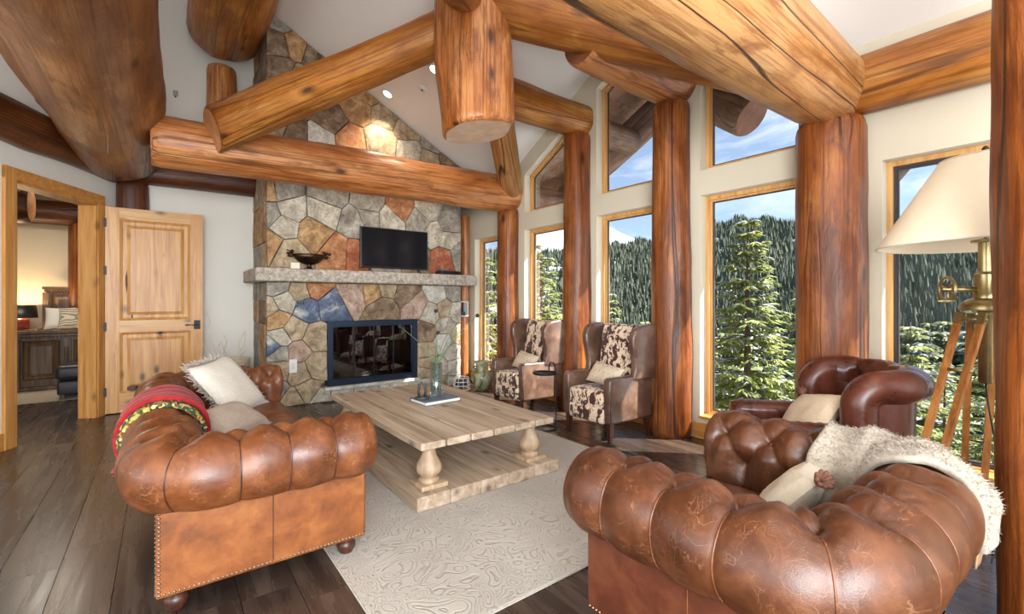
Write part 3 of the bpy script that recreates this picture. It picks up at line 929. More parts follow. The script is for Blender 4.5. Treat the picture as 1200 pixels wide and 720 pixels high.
# ---- outside: roof overhang with soffit boards, outrigger logs
sof = thing('trim_2', kind='structure', loc=(4.9, GY, GTOP))
off = (-4.9, -GY, -GTOP)
for sgn in (-1, 1):
    rf = MB()
    p = [(4.3, GY, GTOP + 0.03), (5.45, GY, GTOP + 0.03), (5.45, GY + sgn * 2.35, GTOP + 0.03 - SLOPE * 2.35), (4.3, GY + sgn * 2.35, GTOP + 0.03 - SLOPE * 2.35)]
    vs_ = [Vector(q) for q in p] + [Vector(q) + Vector((0, 0, 0.15)) for q in p]
    rf.add(vs_, [(0, 1, 2, 3), (7, 6, 5, 4)] + [(i, (i + 1) % 4, (i + 1) % 4 + 4, i + 4) for i in range(4)])
    o = rf.build('roof_edge', SOFFIT, sof); o.location = off
    for k in range(14):
        a, b = k * 0.165, k * 0.165 + 0.158
        za, zb = GTOP + 0.025 - SLOPE * a, GTOP + 0.025 - SLOPE * b
        o = MB().add([(4.3, GY + sgn * a, za), (5.4, GY + sgn * a, za), (5.4, GY + sgn * b, zb), (4.3, GY + sgn * b, zb),
                      (4.3, GY + sgn * a, za - 0.02), (5.4, GY + sgn * a, za - 0.02), (5.4, GY + sgn * b, zb - 0.02), (4.3, GY + sgn * b, zb - 0.02)],
                     [(0, 1, 2, 3), (4, 5, 6, 7), (0, 1, 5, 4), (1, 2, 6, 5), (2, 3, 7, 6), (3, 0, 4, 7)]).build('soffit_board', SOFFIT, sof)
        o.location = off
slab('trim_3', [[(4.3, -4, EAVE - 0.1), (5.1, -4, EAVE - 0.53), (5.1, GY - GH, EAVE - 0.53), (4.3, GY - GH, EAVE - 0.1)],
                [(4.3, GY + GH, EAVE - 0.1), (5.1, GY + GH, EAVE - 0.53), (5.1, 7.8, EAVE - 0.53), (4.3, 7.8, EAVE - 0.1)]], SOFFIT)
log('outside_log_rafter', 'weathered log rafter end outside the right upper window', (5.15, 3.3, 4.0), (5.15, 2.42, 3.34), 0.25, 0.25, WOOD_GREY, END_DARK, 31, cat='log rafter')
log('outside_log_rafter', 'weathered log rafter outside the middle upper window', (5.15, 3.25, 3.95), (5.15, 5.35, 2.95), 0.20, 0.2, WOOD_GREY, END_DARK, 32, cat='log rafter')
log('outside_purlin', 'grey purlin end under the eaves outside the middle upper window', (4.32, 3.97, 3.44), (5.05, 3.97, 3.44), 0.17, 0.17, WOOD_GREY, END_DARK, 33, cat='log beam')
log('outside_purlin', 'grey purlin end outside the left upper window', (4.32, 5.36, 2.84), (5.5, 5.36, 2.84), 0.2, 0.2, WOOD_GREY, END_DARK, 34, cat='log beam')
log('outside_brace', 'bark-brown log brace outside the upper corner of the lamp window', (4.62, 1.42, 2.0), (4.98, 0.98, 2.75), 0.14, 0.14, WOOD_GREY, END_DARK, 35, cat='log brace', rough=0.1)
# ---------------------------------------------------------------- stone fireplace
FX0, FX1, FY, FYB = 1.01, 3.73, 6.26, 7.25
BX0, BX1, BZ0, BZ1 = 1.72, 2.99, 0.19, 1.04
fire = thing('stone_fireplace', 'broad fieldstone chimney with a glass-doored firebox and a long stone mantel shelf', 'fireplace', (2.37, FY, 0))
FO = Vector((-2.37, -FY, 0))
def fpart(nm, mb, mat, parent=None, smooth=False, angle=None):
    o = mb.build(nm, mat, parent or fire, smooth, angle=angle)
    if parent is None: o.location = FO
    return o
core = MB()
ty = FY + 0.05
core.lo_hi((FX0 + .02, ty, 0), (BX0 - .01, FYB, EAVE))
core.lo_hi((BX1 + .01, ty, 0), (FX1 - .02, FYB, EAVE))
core.lo_hi((BX0 - .01, ty, 0), (BX1 + .01, FYB, BZ0 - .01))
core.lo_hi((BX0 - .01, ty, BZ1 + .01), (BX1 + .01, FYB, EAVE))
core.prism([(FX0 + .02, EAVE), (FX1 - .02, EAVE), (FX1 - .02, ceil_main(FX1)), (FX0 + .02, ceil_main(FX0))], 'y', ty, FYB)
fpart('chimney_core', core, MORTAR)

def cell(seed, seeds, bounds):
    poly = [Vector(p) for p in bounds]
    def clip(poly, n, d):
        out = []
        for i in range(len(poly)):
            a, b = poly[i], poly[(i + 1) % len(poly)]
            da, db = n.dot(a) - d, n.dot(b) - d
            if da <= 0: out.append(a)
            if da * db < 0: out.append(a + (b - a) * (da / (da - db)))
        return out
    s = Vector(seed)
    for q in seeds:
        if q is seed: continue
        q = Vector(q)
        n = q - s
        if n.length < 1e-6: continue
        poly = clip(poly, n, n.dot((q + s) / 2))
        if len(poly) < 3: return []
    if seed[0] < 1e6:                                  # keep clear of the firebox and of the mantel slab
        x0, x1 = min(p.x for p in poly), max(p.x for p in poly)
        z0, z1 = min(p.y for p in poly), max(p.y for p in poly)
        if x1 > BX0 and x0 < BX1 and z1 > BZ0 and z0 < BZ1:
            opts = []
            if s.x < BX0: opts.append((Vector((1, 0)), BX0))
            if s.x > BX1: opts.append((Vector((-1, 0)), -BX1))
            if s.y > BZ1: opts.append((Vector((0, -1)), -BZ1))
            if s.y < BZ0: opts.append((Vector((0, 1)), BZ0))
            best = []
            for n, d in opts:
                pp = clip(poly, n, d)
                ar = abs(sum(pp[i - 1].x * pp[i].y - pp[i].x * pp[i - 1].y for i in range(len(pp)))) if len(pp) > 2 else 0
                if not best or ar > best[0]: best = (ar, pp)
            poly = best[1] if best else []
    return poly

def stone_mesh(poly, rg, gap=0.002, proud=0.035):
    """a faceted fieldstone over an outline in x,z; the front points to -y"""
    pts = []
    for i in range(len(poly)):                         # drop tiny edges, add a wobbling midpoint
        a, b = poly[i], poly[(i + 1) % len(poly)]
        if (b - a).length < 0.02: continue
        pts.append(a.copy())
        if (b - a).length > 0.16:
            m_ = (a + b) / 2
            nrm = Vector((-(b - a).y, (b - a).x)).normalized()
            pts.append(m_ + nrm * rg.uniform(-0.004, 0.004))
    if len(pts) < 3: return None
    c = sum(pts, Vector((0, 0))) / len(pts)
    n = len(pts)
    def shrink(p, d):
        v = p - c
        return c + v * max(0.2, (v.length - d) / max(v.length, 1e-6))
    dp = proud * rg.uniform(0.7, 1.3)
    tx, tz = rg.uniform(-0.05, 0.05), rg.uniform(-0.05, 0.05)
    rings_ = [(gap, 0.055), (gap, -dp * 0.70), (gap + 0.005, -dp * 0.94), (gap + 0.05, -dp)]
    vs_ = []
    for k, (d, y) in enumerate(rings_):
        for p in pts:
            q = shrink(p, d + (rg.uniform(0, 0.004) if k else 0))
            yy = y + (tx * (q.x - c.x) + tz * (q.y - c.y)) * (k > 0) + (rg.uniform(-0.012, 0.006) if k > 2 else 0)
            vs_.append((q.x, yy, q.y))
    fs = []
    for k in range(3):
        for i in range(n):
            j = (i + 1) % n
            fs.append((k * n + i, k * n + j, (k + 1) * n + j, (k + 1) * n + i))
    vs_.append((c.x, -dp - rg.uniform(0.0, 0.012), c.y))
    for i in range(n):
        fs.append((3 * n + i, 3 * n + (i + 1) % n, 4 * n))
    return vs_, fs

STONES = """1.18,2.68,g 1.27,2.45,l 1.73,2.70,g 1.67,2.47,l 1.20,2.24,l 1.54,2.19,t 1.25,1.91,b 1.86,1.95,o 2.08,2.36,g 2.07,1.94,r 2.27,2.66,g 2.73,2.65,o 3.16,2.66,l 2.26,2.44,g 2.58,2.45,l 3.02,2.48,g 3.25,2.32,l 3.52,2.50,g 3.52,2.24,l 3.44,1.96,r 3.69,2.04,g 2.48,1.94,g 2.97,1.97,n 1.03,2.66,t 1.04,2.37,g 1.04,2.01,t 1.13,1.49,g 1.03,1.22,b 1.21,1.31,l 1.39,1.43,b 1.57,1.48,o 1.47,1.21,u 1.76,1.25,u 2.06,1.41,p 1.12,1.08,t 1.32,0.95,b 1.57,0.84,b 1.06,0.76,u 1.16,0.86,l 1.15,0.65,g 1.36,0.67,p 1.57,0.47,b 1.39,0.40,b 1.48,0.17,b 1.15,0.48,b 1.10,0.20,g 1.29,0.07,b 1.65,0.04,l 2.32,1.45,t 2.51,1.51,b 2.46,1.21,n 2.82,1.43,n 2.98,1.24,p 3.32,1.42,w 3.60,1.45,g 3.45,1.19,b 3.63,1.13,l 3.22,1.12,l 3.48,0.93,l 3.13,0.84,n 3.68,0.78,b 3.45,0.67,w 3.58,0.52,l 3.13,0.55,b 3.15,0.39,b 3.11,0.23,b 3.38,0.28,l 3.61,0.26,l 3.11,0.08,w 3.38,0.06,b 3.60,0.04,l 1.89,0.08,w 2.23,0.08,l 2.60,0.07,w 1.15,4.77,g 1.12,4.47,n 1.34,4.52,t 1.56,4.46,n 1.17,4.15,n 1.39,4.08,b 1.63,4.18,n 1.10,3.84,t 1.32,3.77,n 1.59,3.91,b 1.87,4.20,t 1.74,3.69,n 2.11,3.95,t 2.49,3.94,b 1.62,3.41,w 1.34,3.40,n 2.01,3.45,o 2.44,3.53,b 2.84,3.81,b 2.89,3.48,l 3.25,3.69,g 3.20,3.41,b 3.52,3.50,n 2.31,4.19,t 1.10,3.47,b 1.10,3.13,t 1.32,3.05,g 1.62,3.05,l 2.00,3.08,b 2.35,3.12,g 2.80,3.09,t 3.28,3.12,b 3.60,3.12,g"""
seeds = [(float(a), float(b), c) for a, b, c in (t.split(',') for t in STONES.split())]
pts2 = [(a, b) for a, b, c in seeds]
def band(zlo, zhi):
    return [(FX0, zlo), (FX1, zlo), (FX1, zhi), (FX0, zhi)]
rg = random.Random(11)
low = [p for p in pts2 if p[1] < 1.6]
high = [p for p in pts2 if p[1] >= 1.6]
for grp, bnd in ((low, band(0.0, 1.545)), (high, [(FX0, 1.71), (FX1, 1.71), (FX1, ceil_main(FX1) - .01), (FX0, ceil_main(FX0) - .01)])):
    for p in grp:
        poly = cell(p, grp, bnd)
        if len(poly) < 3: continue
        if sum(poly[i - 1].x * poly[i].y - poly[i].x * poly[i - 1].y for i in range(len(poly))) < 0: poly = poly[::-1]
        r_ = stone_mesh(poly, rg)
        if not r_: continue
        o = link('stone', mesh_of('stone', r_[0], r_[1], ST[[c for a, b, c in seeds if (a, b) == p][0]]), fire)
        o.location = FO + Vector((0, FY, 0))
# left flank of the chimney: stacked squared stones
z = 0.0
while z < 4.9:
    h = rg.uniform(0.28, 0.6)
    z1 = min(z + h, ceil_main(FX0) - 0.02)
    if z < 1.545 < z1: z1 = 1.545
    if 1.54 < z < 1.71: z = 1.71; continue
    y = FY + 0.06
    while y < FYB - 0.02:
        y1 = min(FYB, y + rg.uniform(0.3, 0.6))
        if FYB - y1 < 0.12: y1 = FYB
        poly = [Vector((-y1, z)), Vector((-y, z)), Vector((-y, z1)), Vector((-y1, z1))]
        r_ = stone_mesh(poly, rg)
        o = link('stone', mesh_of('stone', [(FX0 + v[1] * 0.6 + 0.02, -v[0], v[2]) for v in r_[0]], r_[1], ST[rg.choice('tnbtgt')]), fire)
        o.location = FO
        y = y1
    if z1 >= ceil_main(FX0) - 0.021: break
    z = z1

# mantel slab with a hammered edge, returning along the left flank
mv = []
def rough_slab(lo, hi, nx, ny, seed):
    bm = bmesh.new()
    bmesh.ops.create_cube(bm, size=1.0)
    bmesh.ops.scale(bm, vec=[b - a for a, b in zip(lo, hi)], verts=bm.verts)
    bmesh.ops.translate(bm, vec=[(a + b) / 2 for a, b in zip(lo, hi)], verts=bm.verts)
    bmesh.ops.bevel(bm, geom=bm.edges[:], offset=0.014, segments=1, affect='EDGES')
    bmesh.ops.subdivide_edges(bm, edges=[e for e in bm.edges if e.calc_length() > 0.5], cuts=nx, use_grid_fill=True)
    bmesh.ops.subdivide_edges(bm, edges=[e for e in bm.edges if e.calc_length() > 0.09], cuts=2, use_grid_fill=True)
    for v in bm.verts:
        if v.co.z < hi[2] - 0.012 and v.co.z > lo[2] + 0.003:
            n_ = mnoise.noise(v.co * 17 + Vector((seed, 0, 0)))
            v.co.y += 0.010 * n_ - 0.004
            v.co.x += 0.006 * mnoise.noise(v.co * 19)
    return bm
mt = MB().frombm(rough_slab((0.87, 6.06, 1.547), (3.93, 6.30, 1.707), 50, 2, 3.0))
mt.frombm(rough_slab((0.87, 6.29, 1.547), (1.06, 7.10, 1.707), 14, 2, 5.0))
fpart('mantel_shelf', mt, MANTEL)

# firebox
fb = MB()
fb.lo_hi((BX0, FY + .55, BZ0), (BX1, FY + .57, BZ1))
fb.lo_hi((BX0, FY + .02, BZ0 - .008), (BX1, FY + .56, BZ0 + .03))
fb.lo_hi((BX0, FY + .02, BZ1 - .03), (BX1, FY + .56, BZ1 + .008))
fb.lo_hi((BX0 - .008, FY + .02, BZ0), (BX0 + .02, FY + .56, BZ1))
fb.lo_hi((BX1 - .02, FY + .02, BZ0), (BX1 + .008, FY + .56, BZ1))
fpart('firebox_lining', fb, plain('sooty lining', srgb(46, 42, 40), 0.9, nscale=9, var=0.4))
fr = MB()
ringpts = [(BX0, BZ0), (BX1, BZ0), (BX1, BZ1), (BX0, BZ1)]
def ring_y(mb, poly, wdt, y0, y1):
    t = MB()
    inn = ring(t, poly, wdt, y0, y1)
    mb.add([(v[1], v[0], v[2]) for v in t.v], t.f)
    return inn
inn = ring_y(fr, ringpts, 0.055, FY - 0.035, FY + 0.05)
ring_y(fr, [(BX0 + .055, BZ0 + .055), (BX1 - .055, BZ0 + .055), (BX1 - .055, BZ1 - .055), (BX0 + .055, BZ1 - .055)], 0.022, FY - 0.012, FY + 0.03)
fpart('firebox_frame', fr, BLUEMETAL)
dvd = MB()
for f in (0.25, 0.5, 0.75):
    x = BX0 + .07 + (BX1 - BX0 - .14) * f
    dvd.lo_hi((x - .006, FY + .0, BZ0 + .07), (x + .006, FY + .02, BZ1 - .07))
fpart('glass_mullion', dvd, BLACKMETAL)
for k in range(4):
    w_ = (BX1 - BX0 - .15) / 4
    a = BX0 + .075 + w_ * k
    fpart('glass_door', MB().lo_hi((a + .003, FY + .008, BZ0 + .075), (a + w_ - .003, FY + .013, BZ1 - .075)), FIREGLASS)
gr = MB()
for k in range(7):
    x = 2.0 + k * 0.12
    gr.tube([(x, FY + .12, BZ0 + .16), (x, FY + .14, BZ0 + .10), (x, FY + .42, BZ0 + .10)], .010, 6)
fpart('fire_grate', gr, BLACKMETAL)
for k, (x0, z0, x1, z1, y) in enumerate([(1.95, .36, 2.75, .36, .2), (2.0, .36, 2.8, .38, .34), (2.1, .47, 2.65, .50, .27)]):
    log('gas_log', None, (x0, FY + y, z0 - 0.01), (x1, FY + y + .03, z1), .055, .06, WOOD_DARK, END_TAN, 60 + k, nside=12, step=.1)
    o = [q for q in bpy.data.objects if q.name.startswith('gas_log')][-1]
for o in [q for q in bpy.data.objects if q.name.startswith('gas_log')]:
    o.parent = fire
    o.location = o.location + FO
# raised pale strip under the firebox doors
fpart('hearth_sill', MB().rbox((2.355, FY - .03, .165), (1.36, .10, .045), .01, 2), ST['w'])

# ---------------------------------------------------------------- things on the mantel
tv = thing('television', 'flat black television standing on the stone mantel', 'television', (2.63, 6.19, 1.707))
MB().rbox((0, 0, .335), (1.0, .045, .56), .008, 2).build('casing', BLACK, tv)
MB().lo_hi((-.482, -.0245, .075), (.482, -.0228, .603)).build('screen', SCREEN, tv)
for s in (-1, 1):
    MB().tube([(s * .36, -.07, .006), (s * .36, 0, .062), (s * .36, .06, .006)], .007, 6).build('stand_foot', BLACK, tv)
bowl = thing('footed_bowl', 'tarnished metal bowl with leafy rim on the left of the mantel', 'bowl', (1.48, 6.17, 1.707))
pr = [(0.001, .055), (.05, .06), (.12, .09), (.175, .14), (.20, .185), (.192, .188), (.165, .145), (.11, .10), (.04, .075), (.001, .072)]
MB().lathe(pr, 28, mtx=Matrix.Diagonal((1, .7, 1, 1))).build('basin', BRONZE, bowl, True)
MB().lathe([(.075, 0), (.07, .01), (.03, .02), (.022, .045), (.04, .062)], 20).build('foot', BRONZE, bowl, True)
lf = MB()
rg = random.Random(2)
for s in (-1, 1):
    for k in range(6):
        a = rg.uniform(-.9, .9)
        lf.ball((s * (.19 + .025 * k / 3), .05 * math.sin(a * 3), .19 + .035 * math.cos(k)), .02, 6, 0, (1.2, .8, 1))
lf.tube([(.19, 0, .19), (.24, 0, .215), (.27, 0, .20)], .008, 6).tube([(-.19, 0, .19), (-.23, 0, .225), (-.26, 0, .235)], .008, 6)
lf.build('leafy_handle', BRONZE, bowl, True)
tag(MB().lo_hi((-.05, -.008, 0), (.05, .008, .075)).build('card', plain('cream card', srgb(222, 214, 190), .6), loc=(1.31, 6.13, 1.708), rot=(0, 0, R(-10))), 'small cream card propped in front of the metal bowl', 'card')
stb = thing('set_top_box', 'flat black set-top box right of the television', 'set-top box', (3.46, 6.15, 1.708))
MB().rbox((0, 0, .028), (.34, .17, .045), .006, 2).build('casing', BLACK, stb)
MB().rbox((-.12, -.02, .063), (.09, .10, .022), .006, 2).build('adapter', plain('blue grey plastic', srgb(86, 102, 128), .4), stb)
MB().lo_hi((.0, -.0865, .018), (.12, -.0855, .04)).build('display', SCREEN, stb)
sw = thing('wall_switch', 'small slate-blue switch plate let into the chimney left of the firebox', 'switch', (1.385, FY - .058, 1.285))
MB().rbox((0, 0, 0), (.105, .012, .07), .004, 2).build('plate', plain('slate plate', srgb(70, 86, 104), .4), sw)
for k in (-1, 0, 1): MB().rbox((k * .03, -.008, 0), (.016, .012, .034), .003, 1).build('rocker', BLACK, sw)
ol = thing('outlet_cover', 'white cover plate low on the left edge of the chimney, beyond the sofa arm', 'outlet', (1.30, FY - .062, .50))
MB().rbox((0, 0, 0), (.09, .014, .17), .005, 2).build('plate', WHITE, ol)
MB().rbox((0, -.008, 0), (.035, .006, .07), .003, 1).build('socket', CREAM_FAB, ol)

# recess right of the chimney: little open shelf box, wire basket, vase
sh = thing('shelf_box', 'little white-edged shelf box in the recess right of the chimney', 'shelf', (3.86, 6.36, 1.06))
b_ = MB()
for lo, hi in (((-.09, 0, 0), (.09, .14, .012)), ((-.09, 0, .228), (.09, .14, .24)), ((-.09, 0, .012), (-.078, .14, .228)), ((.078, 0, .012), (.09, .14, .228))):
    b_.lo_hi(lo, hi)
b_.build('frame', WHITE, sh)
MB().lo_hi((-.078, .125, .012), (.078, .135, .228)).build('back', WOOD_DARK, sh)
tag(MB().rbox((0, 0, .03), (.11, .08, .058), .004, 1).build('small_box', BLUEMETAL, loc=(3.85, 6.42, 1.073)), 'small blue-grey box inside the white-edged shelf box', 'box')
bk_ = thing('wire_basket', 'white wire basket on the floor left of the green vase', 'basket', (3.52, 5.86, .0))
b_ = MB()
for k in range(4):
    b_.tube([(.13 * math.cos(t) * (1 - .06 * k), .13 * math.sin(t) * (1 - .06 * k), .015 + .055 * k) for t in np.linspace(0, 2 * PI, 24, endpoint=False)], .006, 5, closed=True)
b_.build('hoop', WHITE, bk_, True)
b_ = MB()
for k in range(10):
    t = 2 * PI * k / 10
    b_.tube([(.13 * math.cos(t), .13 * math.sin(t), .01), (.107 * math.cos(t), .107 * math.sin(t), .18)], .004, 5)
b_.build('stave', WHITE, bk_, True)
MB().ball((0, 0, .10), .085, 12).build('wicker_ball', IRON, bk_, True)
va = thing('floor_vase', 'round celadon-green vase with dry twigs on the floor by the left window', 'vase', (3.76, 5.68, 0))
MB().lathe([(.075, 0), (.085, .01), (.13, .08), (.155, .16), (.145, .23), (.10, .29), (.085, .33), (.095, .385), (.125, .42), (.115, .42), (.085, .385), (.07, .33), (.001, .30)], 28).build('body', CERAMIC, va, True)
hd = MB()
for s in (-1, 1):
    hd.tube([(s * .09, 0, .36), (s * .15, 0, .35), (s * .17, 0, .29), (s * .14, 0, .235)], .012, 8)
hd.build('handle', CERAMIC, va, True)
rg = random.Random(8)
for k in range(5):
    a, t = rg.uniform(0, 6.28), rg.uniform(.1, .35)
    MB().tube([(.03 * math.cos(a), .03 * math.sin(a), .3), (.08 * math.cos(a), .08 * math.sin(a), .6), (t * math.cos(a + .4), t * math.sin(a + .4), rg.uniform(.8, 1.05))], [.004, .003, .002], 5).build('twig', TWIG, va, True)
# pot of pale twigs behind the sofa
pt = thing('twig_pot', 'woven pale pot of curly twigs behind the sofa, beside the chimney', 'pot', (.62, 6.62, 0))
MB().lathe([(.20, 0), (.23, .05), (.255, .35), (.268, .58), (.275, .60), (.262, .605), (.25, .58), (.235, .50), (.001, .50)], 28).build('pot', BASKET, pt, True)
for k in range(8):
    a = rg.uniform(0, 6.28)
    tall = [.38, .42, .26, .34, .44, .7, .2, .3][k]
    r_ = [.16, .12, .2, .15, .1, .14, .22, .1][k]
    ps = [(.12 * math.cos(a), .12 * math.sin(a), .5)]
    for q in range(1, 6):
        f = q / 5
        ps.append((.12 * math.cos(a) + r_ * f * math.cos(a) + .025 * math.sin(q * 2.1 + k), .12 * math.sin(a) + r_ * f * math.sin(a) + .025 * math.cos(q * 1.7 + k), .5 + tall * f))
    MB().tube(ps, [.007, .006, .005, .005, .004, .003], 5).build('twig', TWIG, pt, True)

# recessed lights and the little detector on the sloping ceiling
def ceil_fit(x, y, nm, label, cat, lit):
    z = ceil_main(x)
    t = thing(nm, label, cat, (x, y, z - 0.004))
    t.rotation_euler = (0, math.atan(SLOPE), 0)
    if lit:
        MB().lathe([(.062, -.004), (.085, -.006), (.09, 0), (.062, 0)], 24, cap=False).build('trim_ring', WHITE, t, True)
        MB().lathe([(.001, -.003), (.06, -.003)], 20, cap=False).build('lens', LIT, t)
    else:
        MB().lathe([(.06, 0), (.06, -.012), (.05, -.022), (.001, -.024)], 20, cap=False).build('cover', WHITE, t, True)
        MB().lathe([(.015, -.023), (.014, -.034), (.001, -.035)], 10, cap=False).build('sensor', STEEL, t, True)
    return t
CL = [(2.42, 5.95, 'recessed downlight washing the top of the stone chimney'), (2.55, 4.85, 'recessed downlight near the hanging log post')]
for x, y, lb in CL:
    ceil_fit(x, y, 'recessed_light', lb, 'ceiling light', True)
    lamp('recessed_light_lamp', 'SPOT', (x, y, ceil_main(x) - .06), (x - .15, y + .35 if y > 5.5 else y, 0), 130 if y > 5.5 else 60, (1, .86, .66), spot_size=R(95), spot_blend=.7, shadow_soft_size=.05)
ceil_fit(2.62, 5.3, 'smoke_detector', 'small white detector on the sloping ceiling between the downlights', 'detector', False)

ws = thing('wall_sensor', 'tiny pale sensor plate high on the white wall, left of the chimney', 'sensor', (.14, 7.244, 3.95))
MB().rbox((0, 0, 0), (.05, .012, .07), .004, 2).build('plate', STEEL, ws)
MB().ball((0, -.008, -.045), .012, 8).build('eye', BLACK, ws, True)
# ---------------------------------------------------------------- rug
rug = thing('area_rug', 'pale grey carved paisley rug under the coffee table', 'rug', (1.855, 3.12, 0))
MB().rbox((0, 0, .007), (2.33, 3.06, .013), .005, 2).build('pile', RUG, rug)
fg = MB()
hem = [(-1.168, -1.533), (1.168, -1.533), (1.168, 1.533), (-1.168, 1.533)]
fg.tube([(x, y, .007) for x, y in hem], .0065, 6, closed=True)
fg.build('bound_edge', plain('rug binding', srgb(178, 168, 156), .95, nscale=60, var=.2), rug)

# ---------------------------------------------------------------- buttoned roll-arm seats
def roll_profile(H, zin, lean=0.0, r=0.155, sc=-0.03, end=-48):
    """cross-section of back and arms: inner face, roll, underside; s outward from the outer panel"""
    zc = H - r
    pts = [(sc - r + 0.02, zin)]
    pts += [(sc - r + 0.02 - 0.02 * k / 6, zin + (zc - zin) * k / 6) for k in range(1, 6)]
    pts += [(sc + r * math.cos(a), zc + r * math.sin(a)) for a in np.linspace(PI, R(end), 26)]
    pts += [(0.0, pts[-1][1] - 0.02)]
    p = np.array(pts)
    d = np.r_[0, np.cumsum(np.hypot(*np.diff(p, axis=0).T))]
    n = int(d[-1] / 0.0125)
    v = np.linspace(0, d[-1], n)
    s = np.interp(v, d, p[:, 0]); z = np.interp(v, d, p[:, 1])
    ts, tz = np.gradient(s), np.gradient(z)
    l = np.hypot(ts, tz) + 1e-9
    return v, s, z, -tz / l, ts / l

def plan_path(W, D, Rc, du, fx=0.0):
    """U in plan: from the front of the arm at -y, round the back, to the front of the other arm"""
    yh = W / 2
    segs = []
    L1, La, L2 = D - Rc, Rc * PI / 2, W - 2 * Rc
    tot = 2 * L1 + 2 * La + L2
    n = int(tot / du)
    us = np.linspace(0, tot, n + 1)
    P, N = [], []
    for u in us:
        if u <= L1: P.append((D - u, -yh)); N.append((0, -1))
        elif u <= L1 + La:
            a = (u - L1) / Rc
            N.append((-math.sin(a), -math.cos(a))); P.append((Rc + Rc * N[-1][0], -yh + Rc + Rc * N[-1][1]))
        elif u <= L1 + La + L2: P.append((0, -yh + Rc + u - L1 - La)); N.append((-1, 0))
        elif u <= L1 + 2 * La + L2:
            a = (u - L1 - La - L2) / Rc
            N.append((-math.cos(a), math.sin(a))); P.append((Rc + Rc * N[-1][0], yh - Rc + Rc * N[-1][1]))
        else: P.append((Rc + u - L1 - 2 * La - L2, yh)); N.append((0, 1))
    return us, np.array(P), np.array(N), (L1, La, L2)

def tuft(U, V, rows, du, u0, amp=0.020, dim=0.044):
    """buttoned upholstery: dimples at the buttons, diamond creases between rows, pleats over the roll"""
    best = np.full(U.shape, 9.0)
    fade = np.ones(U.shape)
    dmp = np.zeros(U.shape)
    wrk = np.zeros(U.shape)
    for k, (vr, off) in enumerate(rows):
        q = np.abs(((U - u0 - off) / du + 0.5) % 1.0 - 0.5) * du
        dmp = np.maximum(dmp, np.exp(-((q ** 2 + (V - vr) ** 2) / 0.030 ** 2)))
        dmp = np.maximum(dmp, 0.62 * np.exp(-((q ** 2 + (V - vr) ** 2) / 0.066 ** 2)))
        rr_ = np.sqrt(q ** 2 + (V - vr) ** 2)
        wrk = wrk + .0030 * np.cos(11 * np.arctan2(V - vr, q + 1e-6)) * np.exp(-((rr_ - .045) / .026) ** 2)
        if k + 1 < len(rows):
            v2 = rows[k + 1][0]
            m = (V >= vr) & (V <= v2)
            f = (V - vr) / (v2 - vr)
            dd = np.abs(q - du / 2 * f) * math.cos(math.atan((du / 2) / (v2 - vr)))
            best = np.where(m, np.minimum(best, dd), best)
        if k == len(rows) - 1:
            best = np.where(V > vr, q, best)
            fade = np.where(V > vr, 0.45 + 0.55 * np.exp(-(V - vr) / 0.10), fade)
        if k == 0:
            best = np.where(V < vr, q, best)
    cre = np.exp(-best / 0.011) * 0.55 + np.exp(-(best / 0.045) ** 2) * 0.55
    return amp * (0.9 - cre * fade * 1.3) - dim * dmp + wrk

